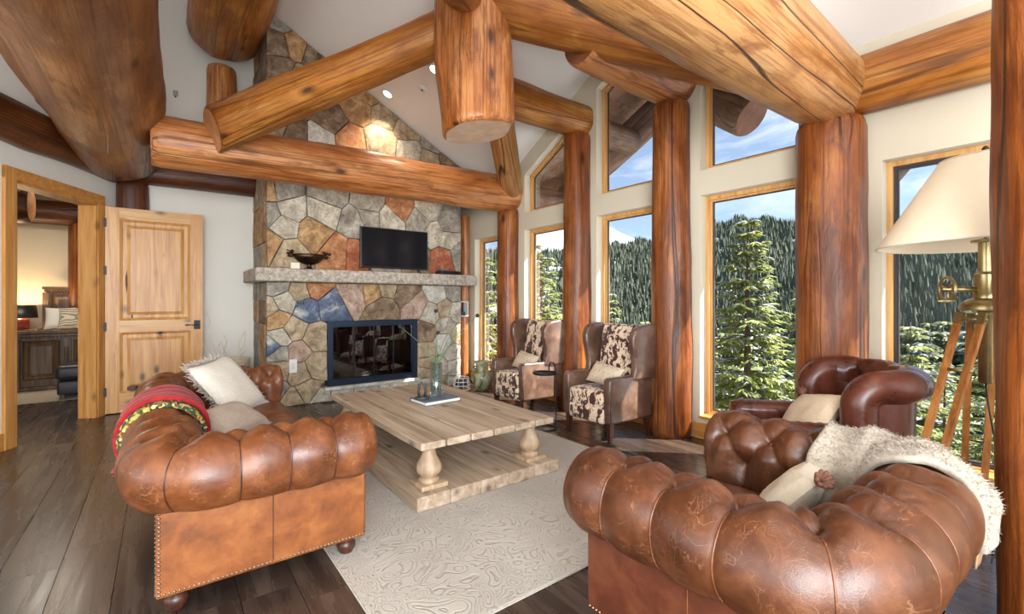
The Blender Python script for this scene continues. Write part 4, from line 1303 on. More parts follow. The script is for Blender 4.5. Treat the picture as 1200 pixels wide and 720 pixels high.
def roll_seat(name, label, cat, W, D, H, loc, rotz, mats, du_b=0.2, seat_h=0.43, ncush=2, Rc=0.2, fine=0.013,
              rows=None, panel_z=0.10, feet=True, nails=True):
    L_, P_, C_ = mats
    t = thing(name, label, cat, loc, rotz)
    v, s, z, ns, nz = roll_profile(H, 0.26)
    us, P, N, (L1, La, L2) = plan_path(W, D, Rc, fine)
    tot = us[-1]
    Vt = v[-1]
    vin = (H - .155) - .26
    vb = vin + .155 * R(97)
    rows = [(vb - .32, 0.0), (vb - .16, du_b / 2), (vb, 0.0)]
    # the number of buttons is a whole number along the U
    nb = round((tot - 0.16) / du_b)
    du = (tot - 0.16) / nb
    rows = [(a, b / du_b * du) for a, b in rows]
    u0 = 0.08 + du * 0.5
    U, V = np.meshgrid(us, v, indexing='ij')
    dsp = tuft(U, V, rows, du, u0)
    rg_ = np.random.default_rng(int(W * 100))
    wob = 0.004 * np.sin(U * 17 + V * 9) * np.sin(U * 7.3 - V * 21)
    dsp = dsp + wob
    dsp *= np.clip((Vt - V) / 0.05, 0, 1) * np.clip(U / 0.05, 0.15, 1) * np.clip((tot - U) / 0.05, 0.15, 1)
    S = s[None, :] + ns[None, :] * dsp
    Z = z[None, :] + nz[None, :] * dsp
    X = P[:, 0][:, None] + N[:, 0][:, None] * S
    Y = P[:, 1][:, None] + N[:, 1][:, None] * S
    G = np.stack([X, Y, Z], -1)
    nu, nv = U.shape
    c1 = int(np.argmin(np.abs(us - (L1 + La / 2))))
    c2 = int(np.argmin(np.abs(us - (L1 + La * 1.5 + L2))))
    zc = H - .155
    def capped(G, S_, Z_, i, sg):
        """rounded front of an arm: rings shrinking towards the spine of the section"""
        out = []
        K = 7
        sm = -0.03
        base_s, base_z = S_[i], Z_[i]
        for k in range(1, K + 1):
            a = k / K * PI / 2
            f, fw = math.cos(a), 0.045 * math.sin(a)
            cz = np.clip(base_z, None, zc)
            ss = sm - .0 + (base_s - sm) * (f * .97 + .03)
            zz = cz + (base_z - cz) * (f * .97 + .03)
            fz = fw * np.clip((base_z - (zc - .17)) / .10, 0, 1) - .05 * (1 - np.clip((base_z - (zc - .17)) / .10, 0, 1)) * k / K
            out.append(np.stack([P[i, 0] + fz + N[i, 0] * ss, P[i, 1] + N[i, 1] * ss, zz], -1))
        return out
    def part(nm, i0, i1):
        g = [G[i] for i in range(i0, i1 + 1)]
        if i0 == 0: g = capped(G, S, Z, 0, 1)[::-1] + g
        if i1 == nu - 1: g = g + capped(G, S, Z, nu - 1, 1)
        g = np.array(g)
        me = mesh_of(nm, g.reshape(-1, 3), [f[::-1] for f in grid_faces(len(g), nv)], L_, True)
        return link(nm, me, t)
    part('arm', 0, c1)
    part('back', c1, c2)
    part('arm', c2, nu - 1)
    # buttons
    bme = None
    vb_i = [int(np.argmin(np.abs(v - r_[0]))) for r_ in rows]
    for k, (vr, off) in enumerate(rows):
        if k == 0: continue
        for j in range(nb + 1):
            u = u0 + off + j * du
            if u > tot - 0.05: continue
            i = int(np.argmin(np.abs(us - u)))
            p = G[i, vb_i[k]]
            nrm = Vector((N[i, 0] * ns[vb_i[k]], N[i, 1] * ns[vb_i[k]], nz[vb_i[k]]))
            if bme is None:
                o = MB().ball((0, 0, 0), .0125, 10, 0, (1, 1, .55)).build('button', L_, t, True)
                bme = o.data
            else:
                o = link('button', bme, t)
            o.location = Vector(p) + nrm * .006
            o.rotation_mode = 'QUATERNION'
            o.rotation_quaternion = nrm.to_track_quat('Z', 'Y')
    # piping down the pleats of the roll
    iv = [i for i in range(nv) if v[i] > rows[-1][0] + .05 and v[i] < Vt - .02]
    for j in range(nb + 1):
        u = u0 + j * du
        if u > tot - 0.06: continue
        i = int(np.argmin(np.abs(us - u)))
        MB().tube([Vector(G[i, q]) + Vector((N[i, 0] * ns[q], N[i, 1] * ns[q], nz[q])) * .001 for q in iv[::2]], .0032, 5).build('pleat_piping', C_, t, True)
    # outer panels
    yh = W / 2
    zt = float(z[-1]) + 0.012
    th = .15
    for nm, lo, hi in (('side_panel', (0.0, -yh, panel_z), (D, -yh + th, zt)), ('side_panel', (0.0, yh - th, panel_z), (D, yh, zt)),
                       ('back_panel', (0.0, -yh + .002, panel_z), (.15, yh - .002, zt))):
        a = [(x + y) / 2 for x, y in zip(lo, hi)]
        MB().rbox(a, [y - x for x, y in zip(lo, hi)], .008, 2).build(nm, P_, t)
    MB().rbox((D - .06, 0, (panel_z + .27) / 2), (.08, W - 2 * th + .01, .27 - panel_z), .02, 3).build('front_rail', L_, t, angle=R(40))
    MB().lo_hi((.10, -yh + .1, panel_z + .02), (D - .08, yh - .1, .27)).build('seat_deck', P_, t)
    # seam down the middle of each outer panel
    sm_ = MB()
    for sg in (-1, 1):
        sm_.tube([(D * .5, sg * (yh + .001), panel_z + .02), (D * .5, sg * (yh + .001), zt)], .0022, 5)
    n_ = max(2, round(W / .7))
    for k in range(1, n_):
        sm_.tube([(-.001, -yh + W * k / n_, panel_z + .02), (-.001, -yh + W * k / n_, zt)], .0022, 5)
    sm_.build('panel_seam', C_, t)
    # cushions
    iw = W - 2 * .175
    cw = iw / ncush
    for k in range(ncush):
        y0 = -iw / 2 + cw * (k + .5)
        bm = bmesh.new()
        bmesh.ops.create_cube(bm, size=1.0)
        dx, dy, dz = D - .20, cw - .012, seat_h - .262
        bmesh.ops.scale(bm, vec=(dx, dy, dz), verts=bm.verts)
        bmesh.ops.subdivide_edges(bm, edges=bm.edges[:], cuts=7, use_grid_fill=True)
        for q in bm.verts:
            fx, fy = q.co.x / dx * 2, q.co.y / dy * 2
            q.co.z *= 1 + .22 * (1 - fx ** 4) * (1 - fy ** 4)
            e = max(abs(fx), abs(fy))
            if abs(abs(q.co.z) - dz / 2) < 1e-3 and e > .98: q.co.z *= .78
            q.co.x *= 1 + .02 * (1 - (q.co.z / dz * 2) ** 2)
        bmesh.ops.translate(bm, vec=(.19 + dx / 2, y0, .262 + dz / 2 + .012), verts=bm.verts)
        MB().frombm(bm).build('seat_cushion', L_, t, True)
    if nails:
        nl = MB()
        def nail_run(a, b, nrm):
            a, b = Vector(a), Vector(b)
            n = int((b - a).length / .017)
            q = Vector(nrm).to_track_quat('Z', 'Y').to_matrix().to_4x4()
            for k in range(n + 1):
                c = a + (b - a) * (k / n)
                nl.lathe([(.0062, 0), (.0046, .0028), (.001, .0042)], 6, mtx=Matrix.Translation(c) @ q, cap=False)
        for sg in (-1, 1):
            nail_run((.012, sg * yh, panel_z + .014), (D - .012, sg * yh, panel_z + .014), (0, sg, 0))
            nail_run((.012, sg * yh, panel_z + .03), (.012, sg * yh, zt - .01), (0, sg, 0))
            nail_run((D, sg * (yh - .012), panel_z + .02), (D, sg * (yh - .012), zt - .03), (1, 0, 0))
            nail_run((D, sg * (yh - th + .012), panel_z + .02), (D, sg * (yh - th + .012), zt - .03), (1, 0, 0))
            nail_run((0, sg * (yh - .012), panel_z + .02), (0, sg * (yh - .012), zt - .02), (-1, 0, 0))
        nail_run((0, -yh + .01, panel_z + .014), (0, yh - .01, panel_z + .014), (-1, 0, 0))
        tag(nl.build('nailhead_trim', NAIL, t, True), kind='stuff')
        # tacks under the roll
        tk = MB()
        for sg in (-1, 1):
            for k in range(11):
                tk.ball((.05 + (D - .08) * k / 10, sg * (yh + .008), zt + .004), .006, 6)
        tk.build('roll_tack', LEG_WOOD, t, True)
    if feet:
        fm = None
        for x in (.07, D - .075):
            for y in (-yh + .075, yh - .075):
                if fm is None:
                    o = MB().lathe([(.045, panel_z), (.045, panel_z - .012), (.03, panel_z - .022), (.045, panel_z - .038), (.047, panel_z - .055), (.036, panel_z - .08), (.026, 0.0)], 18).build('foot', LEG_WOOD, t, True)
                    fm = o.data
                else:
                    o = link('foot', fm, t)
                o.location = (x, y, 0)
    return t, (us, P, N, v, s, z, ns, nz, Vt)

def drape(name, geo, ua, ub, va, vb, off, mat, parent=None, thick=.012, wav=.012, hang=0.0, seed=1, loc=None, rotz=0, ragged=.0, nres=(40, 60), flare=0.0):
    """a cloth lying over the roll of a seat, between two places along it; continues straight down past vb by hang"""
    us, P, N, v, s, z, ns, nz, Vt = geo
    nu, nv = nres
    gu = np.linspace(0, 1, nu); gv = np.linspace(0, 1, nv)
    vmax = vb + hang
    rows_t, rows_b = [], []
    for a in gu:
        rt, rb = [], []
        for b in gv:
            e = ragged * mnoise.noise(Vector((a * 6, b * 6, seed * 3.3)))
            u = ua + (ub - ua) * a + e * .5 + .03 * mnoise.noise(Vector((b * 3, seed * 1.0, 0)))
            vv = va + (vmax - va) * b + e * (1 if b in (0.0, 1.0) else .3)
            i = np.interp(u, us, np.arange(len(us)))
            px, py = np.interp(u, us, P[:, 0]), np.interp(u, us, P[:, 1])
            nx, ny = np.interp(u, us, N[:, 0]), np.interp(u, us, N[:, 1])
            cv = min(vv, vb)
            ss, zz = np.interp(cv, v, s), np.interp(cv, v, z)
            n1, n2 = np.interp(cv, v, ns), np.interp(cv, v, nz)
            o1 = off + wav * mnoise.noise(Vector((a * 5, b * 7, seed * 2.1))) + wav * .6 * math.sin(a * 21 + b * 3)
            for lst, oo in ((rt, o1 + thick), (rb, o1)):
                s_, z_ = ss + n1 * oo, zz + n2 * oo
                if vv > vb:
                    z_ -= (vv - vb)
                    s_ += flare * (vv - vb)
                lst.append((px + nx * s_, py + ny * s_, z_))
        rows_t.append(rt); rows_b.append(rb)
    T, B = np.array(rows_t), np.array(rows_b)
    nV = nu * nv
    vs_ = np.concatenate([T.reshape(-1, 3), B.reshape(-1, 3)])
    f = grid_faces(nu, nv)
    fs = [q[::-1] for q in f] + [tuple(i + nV for i in q) for q in f]
    for i in range(nu - 1):
        for j in (0, nv - 1):
            a, b = i * nv + j, (i + 1) * nv + j
            fs.append((a, b, b + nV, a + nV))
    for j in range(nv - 1):
        for i in (0, nu - 1):
            a, b = i * nv + j, i * nv + j + 1
            fs.append((a, b, b + nV, a + nV))
    me = mesh_of(name, vs_, fs, mat, True)
    bm = bmesh.new(); bm.from_mesh(me); bmesh.ops.recalc_face_normals(bm, faces=bm.faces); bm.to_mesh(me); bm.free()
    return link(name, me, parent, loc, (0, 0, rotz) if loc is not None else None), T

def pillow_mesh(wd, ht, th, n=16, pw=3.0, wr=.01, seed=0):
    T, B = [], []
    for i in range(n + 1):
        for j in range(n + 1):
            x, y = 2 * i / n - 1, 2 * j / n - 1
            k = (1 - abs(x) ** pw) * (1 - abs(y) ** pw)
            k = max(k, 0) ** .55
            pin = 1 - .07 * (1 - abs(y) ** 2) * (abs(x) ** 6) - .0
            piy = 1 - .07 * (1 - abs(x) ** 2) * (abs(y) ** 6)
            wv = wr * mnoise.noise(Vector((x * 2.2, y * 2.2, seed)))
            T.append((x * wd / 2 * pin, y * ht / 2 * piy, th / 2 * k + wv * k))
            B.append((x * wd / 2 * pin, y * ht / 2 * piy, -th / 2 * k + wv * k))
    f = grid_faces(n + 1, n + 1)
    N_ = len(T)
    return T + B, f + [tuple(q + N_ for q in g[::-1]) for g in f]

def pillow(name, label, wd, ht, th, mat, loc, facing, tilt=20, roll=0, group=None, seed=0, mats=None):
    """facing: compass angle (deg) the front looks to; tilt back from upright"""
    t = thing(name, label, 'pillow', loc, 0, group)
    V_, F_ = pillow_mesh(wd, ht, th, seed=seed)
    t.rotation_mode = 'QUATERNION'
    m = Matrix.Rotation(R(facing + 90), 3, 'Z') @ Matrix.Rotation(R(90 - tilt), 3, 'X') @ Matrix.Rotation(R(roll), 3, 'Z')
    t.rotation_quaternion = m.to_quaternion()
    link('cover', mesh_of('cover', V_, F_, mat, True), t)
    return t

# the long sofa on the left
SOFA = (-.02, 3.52, 0)
sofa, geoS = roll_seat('chesterfield_sofa', 'long tan leather buttoned sofa with rolled arms, left of the coffee table', 'sofa', 2.32, .86, .735, SOFA, 0,
                       (LEATHER_TAN, LEATHER_PANEL, LEG_WOOD), ncush=3)
# the deep club seat in the right foreground
CLUB = (1.87, .40, 0)
club, geoC = roll_seat('chesterfield_armchair', 'broad brown leather buttoned armchair in the right foreground, seen from behind', 'armchair', 1.05, .875, .735, CLUB, R(90),
                       (LEATHER_BROWN, LEATHER_BPANEL, LEATHER_TAN), ncush=1, fine=.009)

# red throw over the back of the sofa
tr_ = thing('red_throw', 'red chenille throw with a multicoloured edge over the back of the sofa', 'throw', SOFA)
Lb = .86 - .2 + .2 * PI / 2 - .2 + 1.16         # u of the middle of the back (y = 0)
def u_of_y(y): return (.86 - .2) + .2 * PI / 2 + (y + 1.16 - .2)
Vt = geoS[-1]
drape('cloth', geoS, u_of_y(-.36), u_of_y(.12), .10, Vt - .12, .030, RED_FAB, tr_, .022, .014, .07, 3, flare=.6)
drape('trim', geoS, u_of_y(-.46), u_of_y(-.35), .10, Vt - .12, .014, TRIMFAB, tr_, .020, .010, .07, 4, nres=(8, 60), flare=.6)

def fringe(parent, edge, mat, n, ln, r=.004, seed=1, name='fringe', out=None):
    rg = random.Random(seed)
    mb = MB()
    L = len(edge) - 1
    for k in range(n):
        f = k / (n - 1) * L
        i = min(int(f), L - 1)
        p = Vector(edge[i]).lerp(Vector(edge[i + 1]), f - i)
        d = Vector((rg.gauss(0, .5), rg.gauss(0, .5), rg.gauss(0, .4)))
        if out: d += Vector(out(p)) * 1.3
        d.normalize()
        q = p + d * ln * rg.uniform(.6, 1.2)
        m_ = (p + q) / 2 + Vector((rg.gauss(0, .006), rg.gauss(0, .006), rg.gauss(0, .006)))
        mb.tube([p, m_, q], [r, r * 1.2, r * .7], 4)
    return tag(mb.build(name, mat, parent, True), kind='stuff')

def rect_edge(wd, ht, n=8):
    e = []
    for a, b in (((-1, -1), (1, -1)), ((1, -1), (1, 1)), ((1, 1), (-1, 1)), ((-1, 1), (-1, -1))):
        for k in range(n):
            f = k / n
            e.append(((a[0] + (b[0] - a[0]) * f) * wd / 2, (a[1] + (b[1] - a[1]) * f) * ht / 2, 0))
    return e + [e[0]]
pw1 = pillow('white_pillow', 'large white pillow with grey fringe leaning in the far corner of the sofa', .52, .52, .17, CREAM_FAB, (.42, 4.22, .64), -38, 38, 6, seed=1)
fringe(pw1, rect_edge(.51, .51), FRINGE, 330, .05, .0035, 5, out=lambda p: (p.x * 3, p.y * 3, 0))
V_, F_ = pillow_mesh(.49, .06, .10, seed=3)
link('navy_band', mesh_of('navy_band', [(x, y + .215, z * .30 + .0) for x, y, z in V_], F_, NAVY, True), pw1)
pw2 = pillow('taupe_pillow', 'smaller taupe pillow with piped edge in front of the fringed white one', .44, .30, .15, TAUPE_FAB, (.36, 3.45, .545), -40, 62, 0, seed=2)
MB().tube(rect_edge(.435, .295)[:-1], .006, 6, closed=True).build('piping', FRINGE, pw2, True)

# fleece throw over the corner of the club seat
ft = thing('fleece_throw', 'shaggy ivory fleece throw over the back corner of the foreground armchair', 'throw', CLUB, R(90))
uc2 = (.875 - .2) + .2 * PI / 2
VtC = geoC[-1]
o1, T1 = drape('fleece', geoC, uc2 - .50, uc2 + .06, .03, VtC - .24, .014, FUR, ft, .024, .016, .12, 7, ragged=.06, nres=(50, 60), flare=-.05)
rg = random.Random(3)
sh_ = MB()
for k in range(7000):
    i, j = rg.randrange(0, 49), rg.randrange(0, 59)
    p = Vector(T1[i, j]).lerp(Vector(T1[i + 1, j + 1]), rg.random())
    nrm = (Vector(T1[i + 1, j]) - Vector(T1[i, j])).cross(Vector(T1[i, j + 1]) - Vector(T1[i, j])).normalized()
    if nrm.z < 0: nrm = -nrm
    d = (nrm * .7 + Vector((rg.gauss(0, .7), rg.gauss(0, .7), rg.gauss(0, .3)))).normalized()
    sd = d.cross(Vector((rg.random(), rg.random(), rg.random()))).normalized() * .0022
    q = p + d * rg.uniform(.010, .022)
    sh_.add([p - sd, p + sd, q], [(0, 1, 2)])
tag(sh_.build('shag', FUR, ft), kind='stuff')
drape('suede_backing', geoC, uc2 - .47, uc2 + .04, .02, VtC - .22, .006, SUEDE, ft, .005, .004, .17, 8, nres=(30, 50), flare=-.1)
pw3 = pillow('ivory_pillow', 'ivory pillow with gathered corner tuft on the foreground armchair', .38, .36, .14, STRIPE_FAB, (2.07, .83, .50), 104, 40, 4, seed=4)
def tuftlet(parent, c, d):
    mb = MB()
    c, d = Vector(c), Vector(d).normalized()
    sx = d.cross(Vector((0, 0, 1))).normalized()
    for k in range(9):
        a = 2 * PI * k / 9
        o = (sx * math.cos(a) + Vector((0, 0, 1)) * math.sin(a))
        mb.tube([c, c + d * .03 + o * .012, c + d * .065 + o * .030], [.006, .011, .008], 6)
    return mb.build('corner_tuft', plain('rosy suede', srgb(112, 72, 54), .8, nscale=30, var=.2), parent, True)
for c in ((-.19, .18), (.19, .18), (-.19, -.18), (.19, -.18)):
    tuftlet(pw3, (c[0] * .93, c[1] * .93, 0), (c[0], c[1], 0))
# ---------------------------------------------------------------- coffee table
TX, TY = 1.835, 3.575
ct = thing('coffee_table', 'pale washed-wood plank coffee table with turned legs on a low plank base', 'coffee table', (TX, TY, .0135))
nb_ = 6
wd = 1.12 / nb_
for k in range(nb_):
    a = -.56 + wd * k
    MB().rbox((a + wd / 2, 0, .389), (wd - .011, 1.92, .046), .006, 2).build('tabletop_plank', TABLE_WOOD, ct)
mb = MB()
for sx in (-1, 1):
    mb.rbox((sx * .44, 0, .350), (.05, 1.62, .035), .004, 1)
for sy in (-1, 1):
    mb.rbox((0, sy * .80, .350), (.84, .05, .035), .004, 1)
mb.build('apron', TABLE_WOOD, ct)
nb_ = 5
wd = 1.18 / nb_
for k in range(nb_):
    a = -.59 + wd * k
    MB().rbox((a + wd / 2, 0, .045), (wd - .004, 1.96, .088), .005, 1).build('base_plank', TABLE_WOOD, ct)
lm = None
for sx in (-1, 1):
    for sy in (-1, 1):
        if lm is None:
            m_ = MB().rbox((0, 0, .103), (.19, .19, .03), .006, 2)
            m_.lathe([(.066, .118), (.07, .128), (.066, .138), (.052, .146), (.058, .155), (.078, .175), (.086, .198), (.083, .222), (.068, .252), (.052, .282), (.044, .31), (.042, .325), (.055, .332), (.057, .345), (.057, .368)], 26)
            o = m_.build('leg', TABLE_LEG, ct, angle=R(45))
            lm = o.data
        else:
            o = link('leg', lm, ct)
        o.location = (sx * .43, sy * .82, 0)

ZT = .0135 + .412
bkk = thing('coffee_table_book', 'slate-coloured hardback lying flat on the coffee table', 'book', (1.93, 3.66, ZT + .001), R(4))
MB().rbox((0, 0, .003), (.36, .27, .006), .002, 1).rbox((0, 0, .031), (.36, .27, .006), .002, 1).lo_hi((-.18, .12, .003), (.18, .135, .031)).build('cover', BOOK, bkk)
MB().lo_hi((-.173, -.129, .006), (.173, .12, .028)).build('pages', PAGES, bkk)
zb = ZT + .036
ck = thing('iron_loop_ornament', 'grey iron loop ornament standing on the book left of the glass vase', 'ornament', (1.80, 3.66, zb), R(-20))
MB().tube([(-.024, 0, .02), (-.03, 0, .07), (-.024, 0, .12), (0, 0, .145), (.024, 0, .12), (.03, 0, .07), (.024, 0, .02)], .011, 8).build('upright_loop', IRON, ck, True)
MB().tube([(.055 * math.cos(t), .035 * math.sin(t) - .02, .0125) for t in np.linspace(0, 2 * PI, 16, endpoint=False)], .0115, 8, closed=True).build('flat_loop', IRON, ck, True)
gv = thing('glass_vase', 'clear glass cylinder vase with green stems on the coffee table', 'vase', (1.96, 3.70, zb))
MB().lathe([(.001, .004), (.052, .004), (.055, .02), (.055, .30), (.050, .30), (.050, .025), (.001, .020)], 28).build('cylinder', VASEGLASS, gv, True)
rg = random.Random(5)
tips = [(-.34, .06, .62, 1), (-.02, .1, .76, 1), (.02, -.03, .57, 1), (.37, .0, .72, 1), (-.15, .05, .44, 0), (.10, .12, .58, 0), (.22, .05, .66, 0), (-.08, -.06, .5, 0), (.28, -.05, .60, 0)]
cu, sn = math.cos(VIEW_TURN), math.sin(VIEW_TURN)
for k, (u, v, h, head) in enumerate(tips):
    x, y = u * cu - v * sn, u * sn + v * cu
    b0 = (-.03 * math.copysign(1, u) * cu * .8, rg.uniform(-.02, .02), .03)
    p1 = (x * .08, y * .08, .30)
    p2 = (x * .45, y * .45, .30 + (h - .3) * .55)
    MB().tube([b0, p1, p2, (x, y, h)], [.0045, .004, .003, .0022], 5).build('stem', STEM, gv, True)
    if head:
        MB().ball((x, y, h), .019, 8).build('seed_head', SEEDHEAD, gv, True)

# ---------------------------------------------------------------- wing chairs
def wing_chair(label, loc, rotz, seed):
    t = thing('wing_chair', label, 'armchair', loc, rotz, 'wing chairs by the windows')
    W2 = .31
    # seat cushion spilling over the front rail
    bm = bmesh.new()
    bmesh.ops.create_cube(bm, size=1.0)
    bmesh.ops.scale(bm, vec=(.56, .455, .17), verts=bm.verts)
    bmesh.ops.bevel(bm, geom=bm.edges[:], offset=.035, segments=4, profile=.5, affect='EDGES')
    bmesh.ops.translate(bm, vec=(.04, 0, .375), verts=bm.verts)
    for q in bm.verts:
        if q.co.z > .42: q.co.z += .03 * (1 - (q.co.y / .23) ** 2)
    MB().frombm(bm).build('seat_cushion', COWHIDE, t, True)
    MB().rbox((.045, 0, .245), (.565, .45, .15), .03, 3).build('front_apron', COWHIDE, t, True)
    # back: hide-covered inside, leather shell outside
    outl = []
    for z, x0, x1 in ((.40, -.20, -.09), (.62, -.235, -.115), (.85, -.27, -.145), (.98, -.285, -.165), (1.05, -.285, -.19)):
        outl.append((x0, x1, z))
    poly = [(x1, z) for x0, x1, z in outl] + [(-.215, 1.075), (-.265, 1.075)] + [(x0, z) for x0, x1, z in outl[::-1]]
    MB().prism(poly, 'y', -.225, .225, .022, 3).build('backrest', COWHIDE, t, True)
    poly = [(-.29, .17), (-.20, .17), (-.205, .40), (-.24, .62), (-.275, .85), (-.28, 1.06), (-.31, 1.06), (-.315, .85), (-.305, .6)]
    MB().prism(poly, 'y', -W2 + .01, W2 - .01, .008, 2).build('outside_back', LEATHER_WING, t, angle=R(50))
    for sg in (-1, 1):
        # wing: a shaped panel from arm to crest
        pw = [(-.31, .56), (.0, .56), (-.03, .66), (-.015, .78), (.015, .88), (.02, .97), (-.02, 1.04), (-.09, 1.075), (-.20, 1.09), (-.30, 1.08), (-.315, .85)]
        o = MB().prism(pw, 'y', -.038, .038, .022, 3).build('wing', LEATHER_WING, t, True)
        o.location = (0, sg * (W2 - .042), 0)
        o.rotation_euler = (R(-2 * sg), 0, R(-5 * sg))
        pa = [(-.30, .17), (.31, .19), (.325, .50), (.32, .585), (.29, .605), (.0, .60), (-.30, .62)]
        MB().prism(pa, 'y', sg * (W2 - .085) if sg > 0 else -W2, sg * W2 if sg > 0 else -W2 + .085, .016, 3).build('arm', LEATHER_WING, t, angle=R(50))
        pp = MB()
        y = sg * (W2 - .012)
        pp.tube([(-.30, y + .010 * sg, .19), (.305, y + .01 * sg, .2), (.318, y, .50), (.313, y, .59), (.28, y, .602), (.0, y, .60)], .005, 5)
        pp.build('arm_piping', LEG_WOOD, t, True)
        for x, s_, tp in ((.27, 0, 0), (-.25, -.05, 1)):
            m_ = MB()
            y = sg * (W2 - .045)
            a, b = .026, .017
            vs_ = [(x + i * a, y + j * a, .19) for i, j in ((-1, -1), (1, -1), (1, 1), (-1, 1))] + [(x + s_ + i * b, y + j * b, 0) for i, j in ((-1, -1), (1, -1), (1, 1), (-1, 1))]
            m_.add(vs_, [(0, 1, 2, 3), (7, 6, 5, 4)] + [(i, i + 4, (i + 1) % 4 + 4, (i + 1) % 4) for i in range(4)])
            m_.build('leg', LEG_WOOD, t)
    return t
wing_chair('smoky leather and cowhide wing chair on the right, nearer the coffee table', (3.545, 3.085, 0), PI, 1)
wing_chair('smoky leather and cowhide wing chair on the left, nearer the fireplace', (3.535, 4.34, 0), PI, 2)
dots = plain('dotted linen', srgb(204, 184, 160), .9, nscale=60, var=.08)
for y, lb, sd in ((3.07, 'small beige lumbar pillow on the right wing chair', 3), (4.32, 'small beige lumbar pillow on the left wing chair', 4)):
    pl_ = pillow('lumbar_pillow', lb, .40, .23, .12, dots, (3.49, y, .585), 180, 34, -7, 'lumbar pillows on the wing chairs', sd)
    db = MB()
    for i in range(6):
        for j in range(3):
            x_, y_ = -.15 + i * .06, -.07 + j * .07
            k = max((1 - abs(x_ / .2) ** 3) * (1 - abs(y_ / .115) ** 3), 0) ** .55
            db.ball((x_, y_, .06 * k + .003), .0045, 6)
    tag(db.build('stitched_dots', LEG_WOOD, pl_, True), kind='stuff')

# ---------------------------------------------------------------- little drinks table
dt = thing('drinks_table', 'thin dark iron C-shaped drinks table between the wing chairs', 'side table', (3.13, 3.56, 0))
MB().tube([(.115 * math.cos(t), .115 * math.sin(t), .010) for t in np.linspace(0, 2 * PI, 28, endpoint=False)], .009, 7, closed=True).build('base_ring', BLACKMETAL, dt, True)
MB().lathe([(.001, .560), (.118, .560), (.125, .566), (.125, .582), (.118, .582), (.116, .570), (.001, .568)], 28).build('tray', BLACKMETAL, dt, True)
MB().tube([(.115, -.02, .010), (.135, -.02, .05), (.137, -.02, .30), (.132, -.02, .62), (.127, .01, .665), (.122, .05, .665), (.120, .07, .62), (.122, .07, .572)], .007, 7).build('stem_handle', BLACKMETAL, dt, True)

# ---------------------------------------------------------------- tub armchair by the lamp
TUB = (3.555, .80, 0)

tb = thing('tub_armchair', 'dark red-brown leather tub armchair with high wrapped back, beside the lamp window', 'armchair', TUB, R(129))
TW, TD, TH, TR = .71, .24, .93, .085
v, s, z, ns, nz = roll_profile(TH, .40, r=TR, sc=-.02, end=-58)
us, P, N, (L1, La, L2) = plan_path(TW, TD, .24, .013)
U, V = np.meshgrid(us, v, indexing='ij')
Vt_ = v[-1]
tot = us[-1]
vb = (TH - TR - .40) + TR * R(50)
dd = tuft(U, V, [(vb - .30, 0), (vb - .12, .15)], .30, tot / 2 - .15 - .3 * 3, amp=.012, dim=.045)
dd = dd + .004 * np.sin(U * 23 + V * 31) * np.exp(-((V - vb) / .15) ** 2)
dd *= np.clip((Vt_ - V) / .05, 0, 1) * np.clip(U / .12, .1, 1) * np.clip((tot - U) / .12, .1, 1)
# the roll dips a little towards its front ends
dip = -.0 * (np.clip((.30 - U) / .30, 0, 1) ** 2 + np.clip((U - tot + .30) / .30, 0, 1) ** 2) * np.clip((z[None, :] - .45) / .4, 0, 1)
S_ = s[None, :] + ns[None, :] * dd
Z_ = z[None, :] + nz[None, :] * dd + dip
G = np.stack([P[:, 0][:, None] + N[:, 0][:, None] * S_, P[:, 1][:, None] + N[:, 1][:, None] * S_, Z_], -1)
def tcap(i):
    """front of the wing: the roll bends over and runs down into the low arm"""
    out = []
    zc = TH - TR
    Rb = .12
    w_ = np.maximum(Z_[i] - zc, -.10)
    path = [(a, 0.0) for a in np.linspace(0, PI / 2, 10)[1:]] + [(PI / 2, d) for d in (.08, .16, .24)]
    for a, dn in path:
        cx_, cz_ = P[i, 0] + Rb * math.sin(a), zc - Rb * (1 - math.cos(a)) - dn
        out.append(np.stack([cx_ + w_ * math.sin(a), P[i, 1] + N[i, 1] * S_[i], cz_ + w_ * math.cos(a)], -1))
    return out
g = np.array(tcap(0)[::-1] + [q for q in G] + tcap(len(us) - 1))
link('wrapped_back', mesh_of('wrapped_back', g.reshape(-1, 3), [f[::-1] for f in grid_faces(len(g), len(v))], LEATHER_RED, True), tb)
zt = float(z[-1]) + .02
Px = np.concatenate([P[:1] + [[.10, 0]], P, P[-1:] + [[.10, 0]]]); Nx = np.concatenate([N[:1], N, N[-1:]])
n_ = len(Px)
op = MB()
ring0, ring1 = [], []
for i in range(n_):
    for sv, lst in ((0.0, ring0), (-.11, ring1)):
        lst.append((Px[i, 0] + Nx[i, 0] * sv, Px[i, 1] + Nx[i, 1] * sv))
vs_ = [(x * .93 + .02, y * .95, .08) for x, y in ring0] + [(x, y, zt) for x, y in ring0] + [(x, y, zt) for x, y in ring1] + [(x, y, .08) for x, y in ring1]
fs = []
for i in range(n_ - 1):
    for k in range(4):
        k2 = (k + 1) % 4
        fs.append((k * n_ + i, k * n_ + i + 1, k2 * n_ + i + 1, k2 * n_ + i))
fs += [(0, n_, 2 * n_, 3 * n_), (n_ - 1, 4 * n_ - 1, 3 * n_ - 1, 2 * n_ - 1)]
op.add(vs_, fs).build('outside_panel', LEATHER_RED, tb, angle=R(50))
